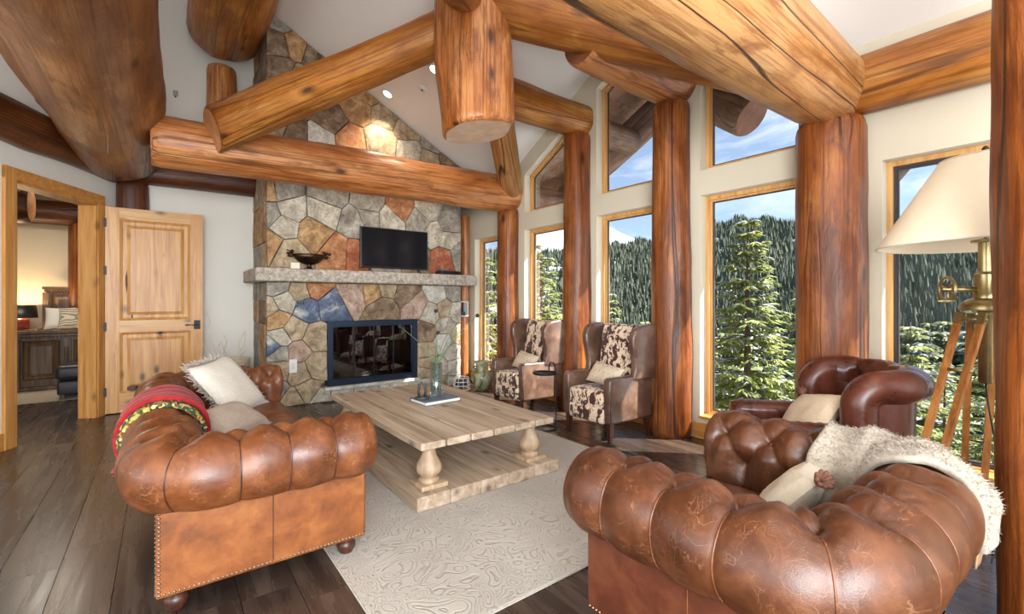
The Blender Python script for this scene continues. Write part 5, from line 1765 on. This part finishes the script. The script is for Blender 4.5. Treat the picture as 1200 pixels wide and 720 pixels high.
for sg in (-1, 1):
    a = MB()
    # low rolled arm in front of the wrapped back
    prof = [(-.13, .30), (-.13, .50)] + [(-.055 + .09 * math.cos(t), .545 + .075 * math.sin(t)) for t in np.linspace(PI * .95, -PI * .25, 14)] + [(0.0, .46), (0.0, .08), (-.12, .08)]
    nx = 22
    vv = []
    for i in range(nx + 1):
        x = .40 + (.88 - .40) * i / nx
        e = 1 - .35 * max(0, (i - nx + 4) / 4) ** 3
        puck = .004 * math.sin(i * 2.4)
        for q, (s_, z_) in enumerate(prof):
            k = puck if 1 < q < 16 else 0
            vv.append((x, sg * (TW / 2 + (s_ + .055) * e - .055 + k), .545 + (z_ - .545) * (e if z_ > .5 else 1) + k))
    m_ = len(prof)
    ff = [(i * m_ + j, (i + 1) * m_ + j, (i + 1) * m_ + (j + 1) % m_, i * m_ + (j + 1) % m_) for i in range(nx) for j in range(m_)]
    ff += [tuple(range(m_)), tuple(nx * m_ + j for j in range(m_))[::-1]]
    bm = bmesh.new()
    me = mesh_of('arm', vv, ff, LEATHER_RED, True)
    bm.from_mesh(me); bmesh.ops.recalc_face_normals(bm, faces=bm.faces); bm.to_mesh(me); bm.free()
    me.set_sharp_from_angle(angle=R(60))
    link('arm', me, tb)
MB().rbox((.45, 0, .39), (.76, .56, .15), .05, 4).build('seat_cushion', LEATHER_RED, tb, True)
MB().rbox((.47, 0, .20), (.76, .70, .22), .02, 3).build('seat_base', LEATHER_RED, tb, angle=R(40))
for x in (.10, .80):
    for y in (-.28, .28):
        MB().lathe([(.03, .09), (.034, .06), (.022, 0)], 14, c=(x, y, 0)).build('foot', LEG_WOOD, tb, True)
pw4 = pillow('beige_pillow', 'beige pillow with suede corner tufts on the dark tub armchair', .40, .36, .14, BEIGE_FAB, (3.16, 1.15, .60), 136, 40, 14, seed=6)
for c in ((-.20, .18), (.20, .18), (-.20, -.18), (.20, -.18)):
    tuftlet(pw4, (c[0] * .95, c[1] * .95, 0), (c[0], c[1], 0))

# ---------------------------------------------------------------- tripod floor lamp
LX, LY = 3.27, .40
fl_ = thing('tripod_floor_lamp', 'brass and wood surveyor tripod lamp with a wide parchment shade at the right window', 'floor lamp', (LX, LY, 0), VIEW_TURN)
fl_.scale = (.92, .92, .965)
MB().lathe([(.47, 1.655), (.19, 2.10), (.186, 2.10), (.465, 1.655)], 48, cap=False).build('shade', SHADE, fl_, True)
rm = MB()
rm.tube([(.468 * math.cos(t), .468 * math.sin(t), 1.655) for t in np.linspace(0, 2 * PI, 48, endpoint=False)], .005, 6, closed=True)
rm.tube([(.189 * math.cos(t), .189 * math.sin(t), 2.10) for t in np.linspace(0, 2 * PI, 36, endpoint=False)], .005, 6, closed=True)
rm.build('shade_rim', CREAM_FAB, fl_, True)
sp_ = MB()
for k in range(3):
    a = 2 * PI * k / 3
    sp_.tube([(0, 0, 2.10), (.189 * math.cos(a), .189 * math.sin(a), 2.10)], .003, 5)
sp_.tube([(0, 0, 1.68), (0, 0, 2.13)], .006, 6)
sp_.build('shade_spider', BRASS, fl_, True)
MB().lathe([(.001, 2.13), (.014, 2.13), (.016, 2.15), (.008, 2.165), (.001, 2.167)], 12).build('finial', BRONZE, fl_, True)
MB().lathe([(.026, .94), (.030, .945), (.030, 1.30), (.036, 1.31), (.105, 1.315), (.108, 1.33), (.10, 1.35), (.075, 1.37), (.05, 1.378), (.05, 1.40), (.046, 1.405), (.046, 1.50), (.036, 1.51), (.030, 1.515), (.030, 1.665), (.058, 1.668), (.060, 1.678), (.03, 1.685), (.001, 1.686)], 28).build('column', BRASS, fl_, angle=R(40))
hw = MB()
hw.tube([(-.175, .062 * math.cos(t), 1.425 + .062 * math.sin(t)) for t in np.linspace(0, 2 * PI, 28, endpoint=False)], .008, 7, closed=True)
for k in range(3):
    a = 2 * PI * k / 3 + .4
    hw.tube([(-.175, 0, 1.425), (-.175, .062 * math.cos(a), 1.425 + .062 * math.sin(a))], .006, 6)
hw.tube([(-.20, 0, 1.425), (-.04, 0, 1.425)], .014, 8)
hw.tube([(-.17, -.05, 1.365), (-.25, -.05, 1.362)], .008, 7)
wheel = hw.build('hand_wheel', BRASS, fl_, True)
wheel.rotation_euler = (0, 0, R(-13))
kn = MB()
kn.tube([(.0, -.03, 1.455), (.03, -.085, 1.455)], .012, 8)
kn.lathe([(.001, 0), (.04, 0), (.045, .008), (.04, .022), (.001, .024)], 20, mtx=Matrix.Translation((.028, -.078, 1.455)) @ Matrix.Rotation(R(75), 4, 'X'))
kn.tube([(.04, 0, 1.44), (.16, .02, 1.44)], .012, 8)
kn.build('clamp_knob', BRASS, fl_, True)
legs = [((-.085, -.01), (-.62, -.16)), ((.05, .06), (.22, .30)), ((.035, -.075), (.22, -.42))]
for (ax, ay), (bx, by) in legs:
    d = Vector((bx - ax, by - ay, -1.29))
    side = Vector((-(by - ay), bx - ax, 0)).normalized()
    a0, b0 = Vector((ax, ay, 1.295)), Vector((bx, by, .012))
    m_ = MB()
    for sg in (-1, 1):
        m_.bar(a0 + side * .052 * sg, b0 + side * .040 * sg, .030, .022)
    o = m_.build('leg', TRIPOD_WOOD, fl_)
    for f, ln in ((.02, .075), (.22, .068), (.55, .06)):
        c = a0.lerp(b0, f)
        MB().tube([c - side * ln, c + side * ln], .009, 7).build('cross_bolt', BRASS, o, True)
    for sg in (-1, 1):
        for nm, f0, f1 in (('top_ferrule', -.005, .04), ('foot_ferrule', .965, 1.0)):
            MB().bar(a0.lerp(b0, f0) + side * (.052 - .012 * f0) * sg, a0.lerp(b0, f1) + side * (.052 - .012 * f1) * sg, .035, .027).build(nm, BRASS, o)
MB().tube([(0, 0, .94), (.01, -.01, .80), (.05, -.03, .5), (.06, .05, .2), (.12, .08, .006), (.30, .12, .006)], .004, 6).build('cord', BLACK, fl_, True)

# ---------------------------------------------------------------- bedroom beyond the doorway
tag(MB().lo_hi((-3.7, 12.0, 0), (.6, 12.2, 3.5)).build('wall_bedroom_back', BEDWALL), kind='structure')
tag(MB().lo_hi((.45, 7.46, 0), (.6, 12.0, 3.5)).build('wall_bedroom_right', BEDWALL), kind='structure')
tag(MB().lo_hi((-3.85, 4.2, 0), (-3.7, 12.2, 3.5)).build('wall_bedroom_left', BEDWALL), kind='structure')
tag(MB().prism([(-3.85, 3.2), (-2.55, 3.2), (-.60, 7.0), (-.40, 7.46), (.6, 7.46), (.6, 12.2), (-3.85, 12.2)], 'z', 3.3, 3.4).build('ceiling_bedroom', BEDWALL), kind='structure')
log('log_beam', 'dark log along the bedroom wall, seen through the doorway', (-3.6, 11.8, 2.92), (.4, 11.8, 2.92), .215, .215, WOOD_DARK, END_DARK, 41)
log('log_post', 'log post against the bedroom wall behind the headboard', (-1.13, 11.78, 0), (-1.13, 11.78, 2.74), .24, .23, WOOD_RED, END_TAN, 42, cat='log post')
log('log_beam', 'short cut log beam jutting in at the left of the doorway, beyond it', (-3.4, 9.05, 2.64), (-1.42, 9.0, 2.62), .26, .25, WOOD_DARK, END_TAN, 43, square=.5)
log('log_beam', 'small log end high up in the bedroom, above the dark log', (-.9, 10.9, 2.98), (-.9, 11.95, 3.02), .12, .12, WOOD_RED, END_TAN, 44)
br = thing('bedroom_rug', 'pale carpet on the bedroom floor beyond the doorway', 'rug', (-1.3, 8.95, -.0139))
MB().rbox((0, 0, .008), (2.4, 1.1, .016), .004, 1).build('pile', CARPET, br)

bed = thing('bed', 'carved dark wood bed with panelled headboard and footboard, seen through the doorway', 'bed', (-.86, 9.55, 0))
# footboard across x, the bed runs along +y
def panel_board(nm, x0, x1, y, zb_, zt_, np_, crown):
    o = MB().rbox(((x0 + x1) / 2, y, (zb_ + zt_) / 2), (x1 - x0, .07, zt_ - zb_), .006, 1).build(nm, BED_WOOD, bed)
    c_ = MB()
    ov = .05 if crown else .03
    c_.rbox(((x0 + x1) / 2, y - .01, zt_ + .02), (x1 - x0 + 2 * ov, .15, .05), .012, 2)
    c_.rbox(((x0 + x1) / 2, y - .005, zt_ - .025), (x1 - x0 + ov, .12, .045), .010, 2)
    for k in range(int((x1 - x0) / .045)):
        c_.lo_hi((x0 + k * .045, y - .075, zt_ - .075), (x0 + k * .045 + .022, y - .04, zt_ - .05))
    c_.build('moulding', BED_WOOD, o)
    wdt = (x1 - x0) / np_
    for k in range(np_):
        a, b = x0 + wdt * k + .07, x0 + wdt * (k + 1) - .07
        p_ = MB()
        vs_, fs = [], []
        for ins, dep in ((0, -.036), (.02, -.05), (.045, -.040), (.085, -.055)):
            vs_ += [(a + ins, y + dep, zb_ + .10 + ins), (b - ins, y + dep, zb_ + .10 + ins), (b - ins, y + dep, zt_ - .10 - ins), (a + ins, y + dep, zt_ - .10 - ins)]
        for r_ in range(3):
            for i in range(4):
                fs.append((4 * r_ + i, 4 * r_ + (i + 1) % 4, 4 * r_ + 4 + (i + 1) % 4, 4 * r_ + 4 + i))
        fs.append((12, 13, 14, 15))
        p_.add(vs_, fs).build('panel', BED_WOOD, o)
    for k in range(np_ + 1):
        x = x0 + wdt * k
        q = MB().lo_hi((x - .045, y - .07, zb_), (x + .045, y - .03, zt_ - .06))
        for f in (-.02, 0, .02): q.tube([(x + f, y - .072, zb_ + .15), (x + f, y - .072, zt_ - .2)], .007, 6)
        q.build('pilaster', BED_WOOD, o)
    return o
panel_board('footboard', -.80, .80, 0.0, .06, .83, 3, False)
panel_board('headboard', -.80, .80, 2.2, .3, 1.52, 3, True)
MB().rbox((0, 1.1, .32), (1.5, 2.05, .30), .05, 3).build('bed_base', BED_WOOD, bed)
MB().rbox((0, 1.1, .62), (1.46, 2.05, .36), .08, 4).build('mattress', LINEN_WHITE, bed, True)
MB().rbox((.0, .0, .03), (1.62, .12, .06), .01, 1).build('plinth', BED_WOOD, bed)
for u, v_, z_, mt_, lb, tl in ((-1.43, 11.36, 1.0, LINEN_WHITE, 'plain white pillow at the left on the bed', 20), (-1.24, 11.2, 1.0, PRINTFAB, 'grey patterned pillow in the middle on the bed', 22), (-.98, 11.05, 1.02, BEIGE_FAB, 'beige medallion pillow nearest the door jamb on the bed', 24)):
    pillow('bed_pillow', lb, .40, .40, .15, mt_, (u, v_, z_), -90, tl, 0, 'pillows on the bed', 3)
ot = thing('ottoman', 'dark plum leather ottoman at the foot of the bed, beyond the doorway', 'ottoman', (-.68, 8.80, .0025))
MB().rbox((0, 0, .14), (.86, .56, .19), .03, 3).build('base', OTTOMAN, ot, True)
MB().rbox((0, 0, .34), (.90, .60, .20), .06, 4).build('cushion', OTTOMAN, ot, True)
for x in (-.38, .38):
    for y in (-.24, .24): MB().lo_hi((x - .025, y - .025, 0), (x + .025, y + .025, .06)).build('foot', LEG_WOOD, ot)
ns_ = thing('nightstand', 'dark wood nightstand left of the bed, mostly hidden by the footboard', 'nightstand', (-2.06, 11.6, 0))
MB().rbox((0, 0, .40), (.6, .45, .74), .01, 1).build('cabinet', BED_WOOD, ns_)
MB().rbox((0, 0, .79), (.66, .5, .04), .008, 1).build('top', BED_WOOD, ns_)
for z_ in (.28, .58):
    o = MB().rbox((0, -.23, z_), (.5, .02, .24), .005, 1).build('drawer', BED_WOOD, ns_)
    MB().ball((0, -.25, z_), .015, 8).build('knob', BRONZE, o, True)
for x in (-.26, .26):
    MB().lo_hi((x - .03, -.2, -.013), (x + .03, .2, .04)).build('foot', BED_WOOD, ns_)
bl = thing('bedside_lamp', 'bedside lamp with a wide black drum shade and red glass base', 'table lamp', (-1.96, 11.55, .811))
MB().lathe([(.001, 0), (.11, 0), (.12, .02), (.12, .17), (.09, .19), (.03, .195), (.03, .2), (.001, .2)], 24).build('base', CANDLE, bl, True)
MB().lathe([(.225, .20), (.205, .42), (.201, .42), (.221, .20)], 32, cap=False).build('shade', BLACK, bl, True)
MB().tube([(0, 0, .19), (0, 0, .3)], .01, 6).build('socket', BRASS, bl, True)
MB().ball((0, 0, .33), .035, 10).build('bulb', LIT, bl, True)
lamp('bedside_bulb', 'POINT', (-1.96, 11.55, .811 + .40), (0, 0, 0), 40, (1, .70, .38), shadow_soft_size=.04)
lamp('bedroom_fill', 'AREA', (-1.6, 9.6, 3.25), (-1.6, 9.6, 0), 70, (1, .9, .76), shape='DISK', size=1.2)  # added fill to brighten the bedroom, no fixture hangs here
# ---------------------------------------------------------------- outdoors: snowy valley, ridge, peak
def terr(x, y):
    d = math.hypot(x - 4, y - 2)
    a = math.atan2(x, y)                              # 0 = +y, 90 deg = +x
    z = -.6 - .42 * min(d, 26) if d > 0 else 0
    if d > 26: z -= (min(d, 70) - 26) * .10
    rise = max(0.0, min(1.0, (d - 60) / 560))
    ad = math.degrees(a)
    elev = .098 + .048 * math.exp(-((ad - 64) / 10) ** 2) + .004 * math.sin(ad * .9) + .003 * math.sin(ad * 2.3)
    z += (elev * 620 + 14) * (.35 * rise + .65 * rise * rise * (3 - 2 * rise))
    z += (2.0 + d * .012) * mnoise.noise(Vector((x * .03, y * .03, 1.3))) + .25 * mnoise.noise(Vector((x * .3, y * .3, 4)))
    return z
def hill_mesh():
    rad = [1.2 * 1.105 ** k for k in range(58)]
    angs = np.radians(np.linspace(12, 150, 110))
    vs_, n = [], len(rad)
    for a in angs:
        for r_ in rad:
            x, y = 4.6 + r_ * math.sin(a), 2.0 + r_ * math.cos(a)
            vs_.append((x, y, terr(x, y)))
    return vs_, [f[::-1] for f in grid_faces(len(angs), n)]
def snowfield():
    m, nt, b = new_mat('snowy ground')
    n1 = node(nt, 'TexNoise', Vector=objco(nt, rnd=False), Scale=.35, Detail=8.0, Roughness=.7)
    c = ramp(nt, n1.outputs[0], [(.40, srgb(84, 74, 60)), (.50, srgb(168, 171, 178)), (.7, srgb(182, 185, 192))])
    put(nt, b, Base_Color=c, Roughness=.8)
    return m
V_, F_ = hill_mesh()
tag(link('hillside', mesh_of('hillside', V_, F_, snowfield(), True)), kind='structure')
# the white summit behind the ridge
vs_, n = [], 40
cx, cy = 850.0, 890.0
for i in range(n + 1):
    for j in range(n + 1):
        u, v_ = (i / n - .5) * 1100, (j / n - .5) * 900
        h = 238 * math.exp(-((u / 300) ** 2 + (v_ / 260) ** 2)) + 60 * math.exp(-(((u - 330) / 240) ** 2 + (v_ / 220) ** 2)) + 26 * mnoise.noise(Vector((u * .008, v_ * .008, 2)))
        vs_.append((cx + u * .85 + v_ * .5, cy - u * .5 + v_ * .85, -30 + h))
tag(link('mountain', mesh_of('mountain', vs_, grid_faces(n + 1, n + 1), SNOW, True)), kind='structure')

def spruce(seed, h, r, whorls=26, per=9, twigs=9, snow=.22, base=.05, hwk=.11):
    """trunk, needle sprays and snow lying on them, as three meshes"""
    rg = random.Random(seed)
    V, F, SV, SF = [], [], [], []
    for k in range(whorls):
        f = base + (1 - base) * (k + rg.random() * .6) / whorls
        L = r * (1 - f) ** .75 * rg.uniform(.75, 1.12) + .05
        n = max(4, int(per * (1 - .4 * f)))
        a0 = rg.uniform(0, 6.28)
        for b in range(n):
            a = a0 + 2 * PI * b / n + rg.uniform(-.3, .3)
            l = L * rg.uniform(.6, 1.1)
            dr = rg.uniform(.05, .40) - .55 * max(0, f - .75)
            z0 = f * h
            ca, sa = math.cos(a), math.sin(a)
            nt_ = max(3, int(twigs * (.35 + .65 * l / r)))
            for t in range(nt_):
                q = .18 + .82 * (t + .5) / nt_
                px, py = ca * l * q, sa * l * q
                pz = z0 - dr * l * q + .18 * l * q * q
                w_ = (.12 + .24 * l * (1 - q) + .03) * rg.uniform(.7, 1.2)
                for sg in (-1, 1):
                    g = a + sg * rg.uniform(.5, 1.0)
                    cg, sg_ = math.cos(g), math.sin(g)
                    tip = (px + cg * w_, py + sg_ * w_, pz - w_ * rg.uniform(.1, .55))
                    hw = w_ * hwk + .006
                    mx, my, mz = (px + tip[0]) / 2, (py + tip[1]) / 2, (pz + tip[2]) / 2
                    o = len(V)
                    V += [(px, py, pz), (mx - sg_ * hw, my + cg * hw, mz - .25 * hw), tip, (mx + sg_ * hw, my - cg * hw, mz - .25 * hw), (mx, my, mz + hw * .5)]
                    F += [(o, o + 1, o + 4), (o + 1, o + 2, o + 4), (o + 2, o + 3, o + 4), (o + 3, o, o + 4)]
                    if rg.random() < snow:
                        o = len(SV)
                        u_ = .02
                        SV += [(px, py, pz + u_), (mx - sg_ * hw * .8, my + cg * hw * .8, mz + u_), (tip[0] * .96 + px * .04, tip[1] * .96 + py * .04, tip[2] + u_), (mx + sg_ * hw * .8, my - cg * hw * .8, mz + u_), (mx, my, mz + hw * .6 + u_)]
                        SF += [(o, o + 1, o + 4), (o + 1, o + 2, o + 4), (o + 2, o + 3, o + 4), (o + 3, o, o + 4)]
    tk = MB().tube([(0, 0, -.6), (.02, 0, h * .3), (0, .02, h * .7), (0, 0, h * .99)], [r * .085, r * .06, r * .03, .008], 8)
    return tk, (V, F), (SV, SF)

def plant(name, label, group, data, loc, rz):
    t = thing(name, label, 'tree', loc, rz, group)
    for nm, me in data:
        link(nm, me, t)
    return t
def make(seed, h, r, **kw):
    tk, (V, F), (SV, SF) = spruce(seed, h, r, **kw)
    return [('trunk', mesh_of('trunk', tk.v, tk.f, BARK, True)), ('foliage', mesh_of('foliage', V, F, NEEDLE)), ('snow_load', mesh_of('snow_load', SV, SF, SNOW))]
big = make(1, 8.6, 2.0, whorls=46, per=12, twigs=24, snow=.12)
mid_a = make(2, 8.0, 1.5, whorls=38, per=10, twigs=17, snow=.12)
mid_b = make(3, 7.0, 1.25, whorls=34, per=10, twigs=15, snow=.12)

def at_bearing(t, dist):
    """a place outdoors by its direction from the room (t = tangent right of the view axis) and distance"""
    return dist * (.605 + .796 * t), dist * (.796 - .605 * t)
GRP = 'spruces close to the house'
near = [  # mesh, t, dist, top height, label
    (big, .512, 9.0, 2.95, 'tall snow-dusted spruce filling the window behind the tub armchair'),
    (mid_a, .625, 11.5, 1.55, 'smaller spruce at the right side of the same window as the tall spruce'),
    (mid_b, .455, 13.0, -.2, 'low spruce at the foot of the tall spruce'),
    (mid_a, .865, 9.5, .95, 'spruce at the left edge of the lamp window'),
    (mid_b, 1.03, 12.0, -.1, 'spruce low between the legs of the tripod lamp'),
    (mid_a, .94, 15.0, -.6, 'spruce low in the lamp window, left of the lamp column'),
    (mid_a, .075, 13.0, 2.7, 'yellow-green spruce filling the window left of the left wing chair'),
    (mid_b, .035, 16.0, 3.4, 'spruce at the left side of the window left of the wing chairs'),
    (mid_a, .115, 19.0, 3.6, 'slim spruce standing behind the yellow-green spruce'),
    (mid_b, .215, 15.0, 2.3, 'spruce at the left edge of the window between the wing chairs'),
    (mid_a, .29, 20.0, 1.8, 'spruce at the right of the window between the wing chairs'),
    (mid_b, .25, 26.0, 1.2, 'spruce further down the slope between the wing chairs'),
    (mid_a, -.055, 14.0, 3.4, 'spruce filling the narrow far window beside the chimney'),
    (mid_b, -.03, 20.0, 4.2, 'spruce further back in the narrow far window'),
    (big, .048, 12.5, 2.9, 'dense spruce close to the glass in the window left of the wing chairs'),
    (big, .055, 20.0, 3.9, 'broad spruce behind the others in the window left of the wing chairs'),
    (mid_a, .10, 25.0, 4.2, 'slim far spruce at the right of the window left of the wing chairs'),
    (mid_a, .02, 24.0, 4.3, 'slim far spruce at the left of the window left of the wing chairs'),
    (mid_a, .185, 22.0, 3.2, 'slim spruce behind the left edge of the window between the wing chairs'),
    (mid_a, .325, 17.0, .6, 'spruce beside the split-knot post, right of the window between the wing chairs'),
    (mid_b, -.07, 18.0, 3.6, 'spruce at the left side of the narrow far window'),
    (mid_b, .57, 17.0, .2, 'spruce behind the tall spruce, its top showing at its right'),
    (mid_a, .76, 14.0, .4, 'spruce hidden behind the thick post by the tub armchair'),
]
for data, t, d, top, lb in near:
    x, y = at_bearing(t, d)
    h = {id(big): 8.6, id(mid_a): 8.0, id(mid_b): 7.0}[id(data)]
    plant('spruce_tree', lb, GRP, data, (x, y, min(top - h, terr(x, y) + .4)), t * 40)
# trees down the slope, still countable
rg = random.Random(21)
far_v = []
for s in range(4):
    tk, (V, F), (SV, SF) = spruce(50 + s, 1.0, .17, whorls=13, per=6, twigs=3, snow=0, hwk=.24)
    mb = MB()
    o = len(tk.v)
    # single light mesh: trunk and needles
    me = mesh_of('slope_spruce', [tuple(v) for v in V], F, NEEDLE_MID)
    far_v.append(me)
cnt = 0
while cnt < 285:
    t = rg.choice([rg.uniform(-.09, .13), rg.uniform(.15, .34), rg.uniform(.40, .64), rg.uniform(.80, 1.12)])
    d = 22 + 68 * rg.random() ** 1.1
    x, y = at_bearing(t, d)
    h = rg.uniform(6.5, 11)
    if t > .4 and d < 45: h *= .75
    o = link('slope_spruce', far_v[cnt % 4])
    o.location = (x, y, terr(x, y) - .3)
    o.scale = (h * rg.uniform(.9, 1.2), h * rg.uniform(.9, 1.2), h)
    o.rotation_euler = (0, 0, rg.uniform(0, 6.28))
    wn_ = 'narrow far window beside the chimney' if t < .0 else 'window left of the wing chairs' if t < .14 else 'window between the wing chairs' if t < .34 else 'window behind the tub armchair' if t < .7 else 'lamp window'
    dn_ = 'near' if d < 42 else 'halfway' if d < 64 else 'far'
    tag(o, 'dark conifer %s down the snowy slope, seen through the %s' % (dn_, wn_), 'tree', 'conifers %s down the slope outside the %s' % (dn_, wn_))
    cnt += 1
# the far forest, past counting
V, F = [], []
for k in range(34000):
    t = rg.uniform(-.12, 1.18) if k < 26000 else rg.uniform(1.18, 3.2)
    d = (84 if t < 1.18 else 26) + 560 * rg.random() ** .75
    x, y = at_bearing(t, d / math.sqrt(1 + t * t))
    if mnoise.noise(Vector((x * .016, y * .016, 7))) > .26 and rg.random() < .9: continue
    h = rg.uniform(5.0, 10.0)
    z = terr(x, y) - .3
    r_ = h * rg.uniform(.14, .22)
    a0 = rg.random() * 6
    lay = ((.05, 1.0, .34), (.25, .80, .32), (.46, .58, .30), (.66, .36, .34)) if d < 210 else ((.06, 1.0, .5), (.42, .62, .58)) if d < 380 else ((.06, .9, .94),)
    m_ = 10 if d < 210 else 6
    for zz, rr, hh in lay:
        o = len(V)
        for q in range(m_):
            a = a0 + q * 2 * PI / m_ + zz * 3
            k_ = rg.uniform(.85, 1.25) if q % 2 else rg.uniform(.45, .65)
            V.append((x + r_ * rr * k_ * math.cos(a), y + r_ * rr * k_ * math.sin(a), z + h * (zz - (.03 if q % 2 else -.04))))
        V.append((x, y, z + h * (zz + hh)))
        F += [(o + q, o + (q + 1) % m_, o + m_) for q in range(m_)]
tag(link('far_forest', mesh_of('far_forest', V, F, NEEDLE_FAR)), 'distant conifer forest covering the far ridge', 'forest', kind='stuff')
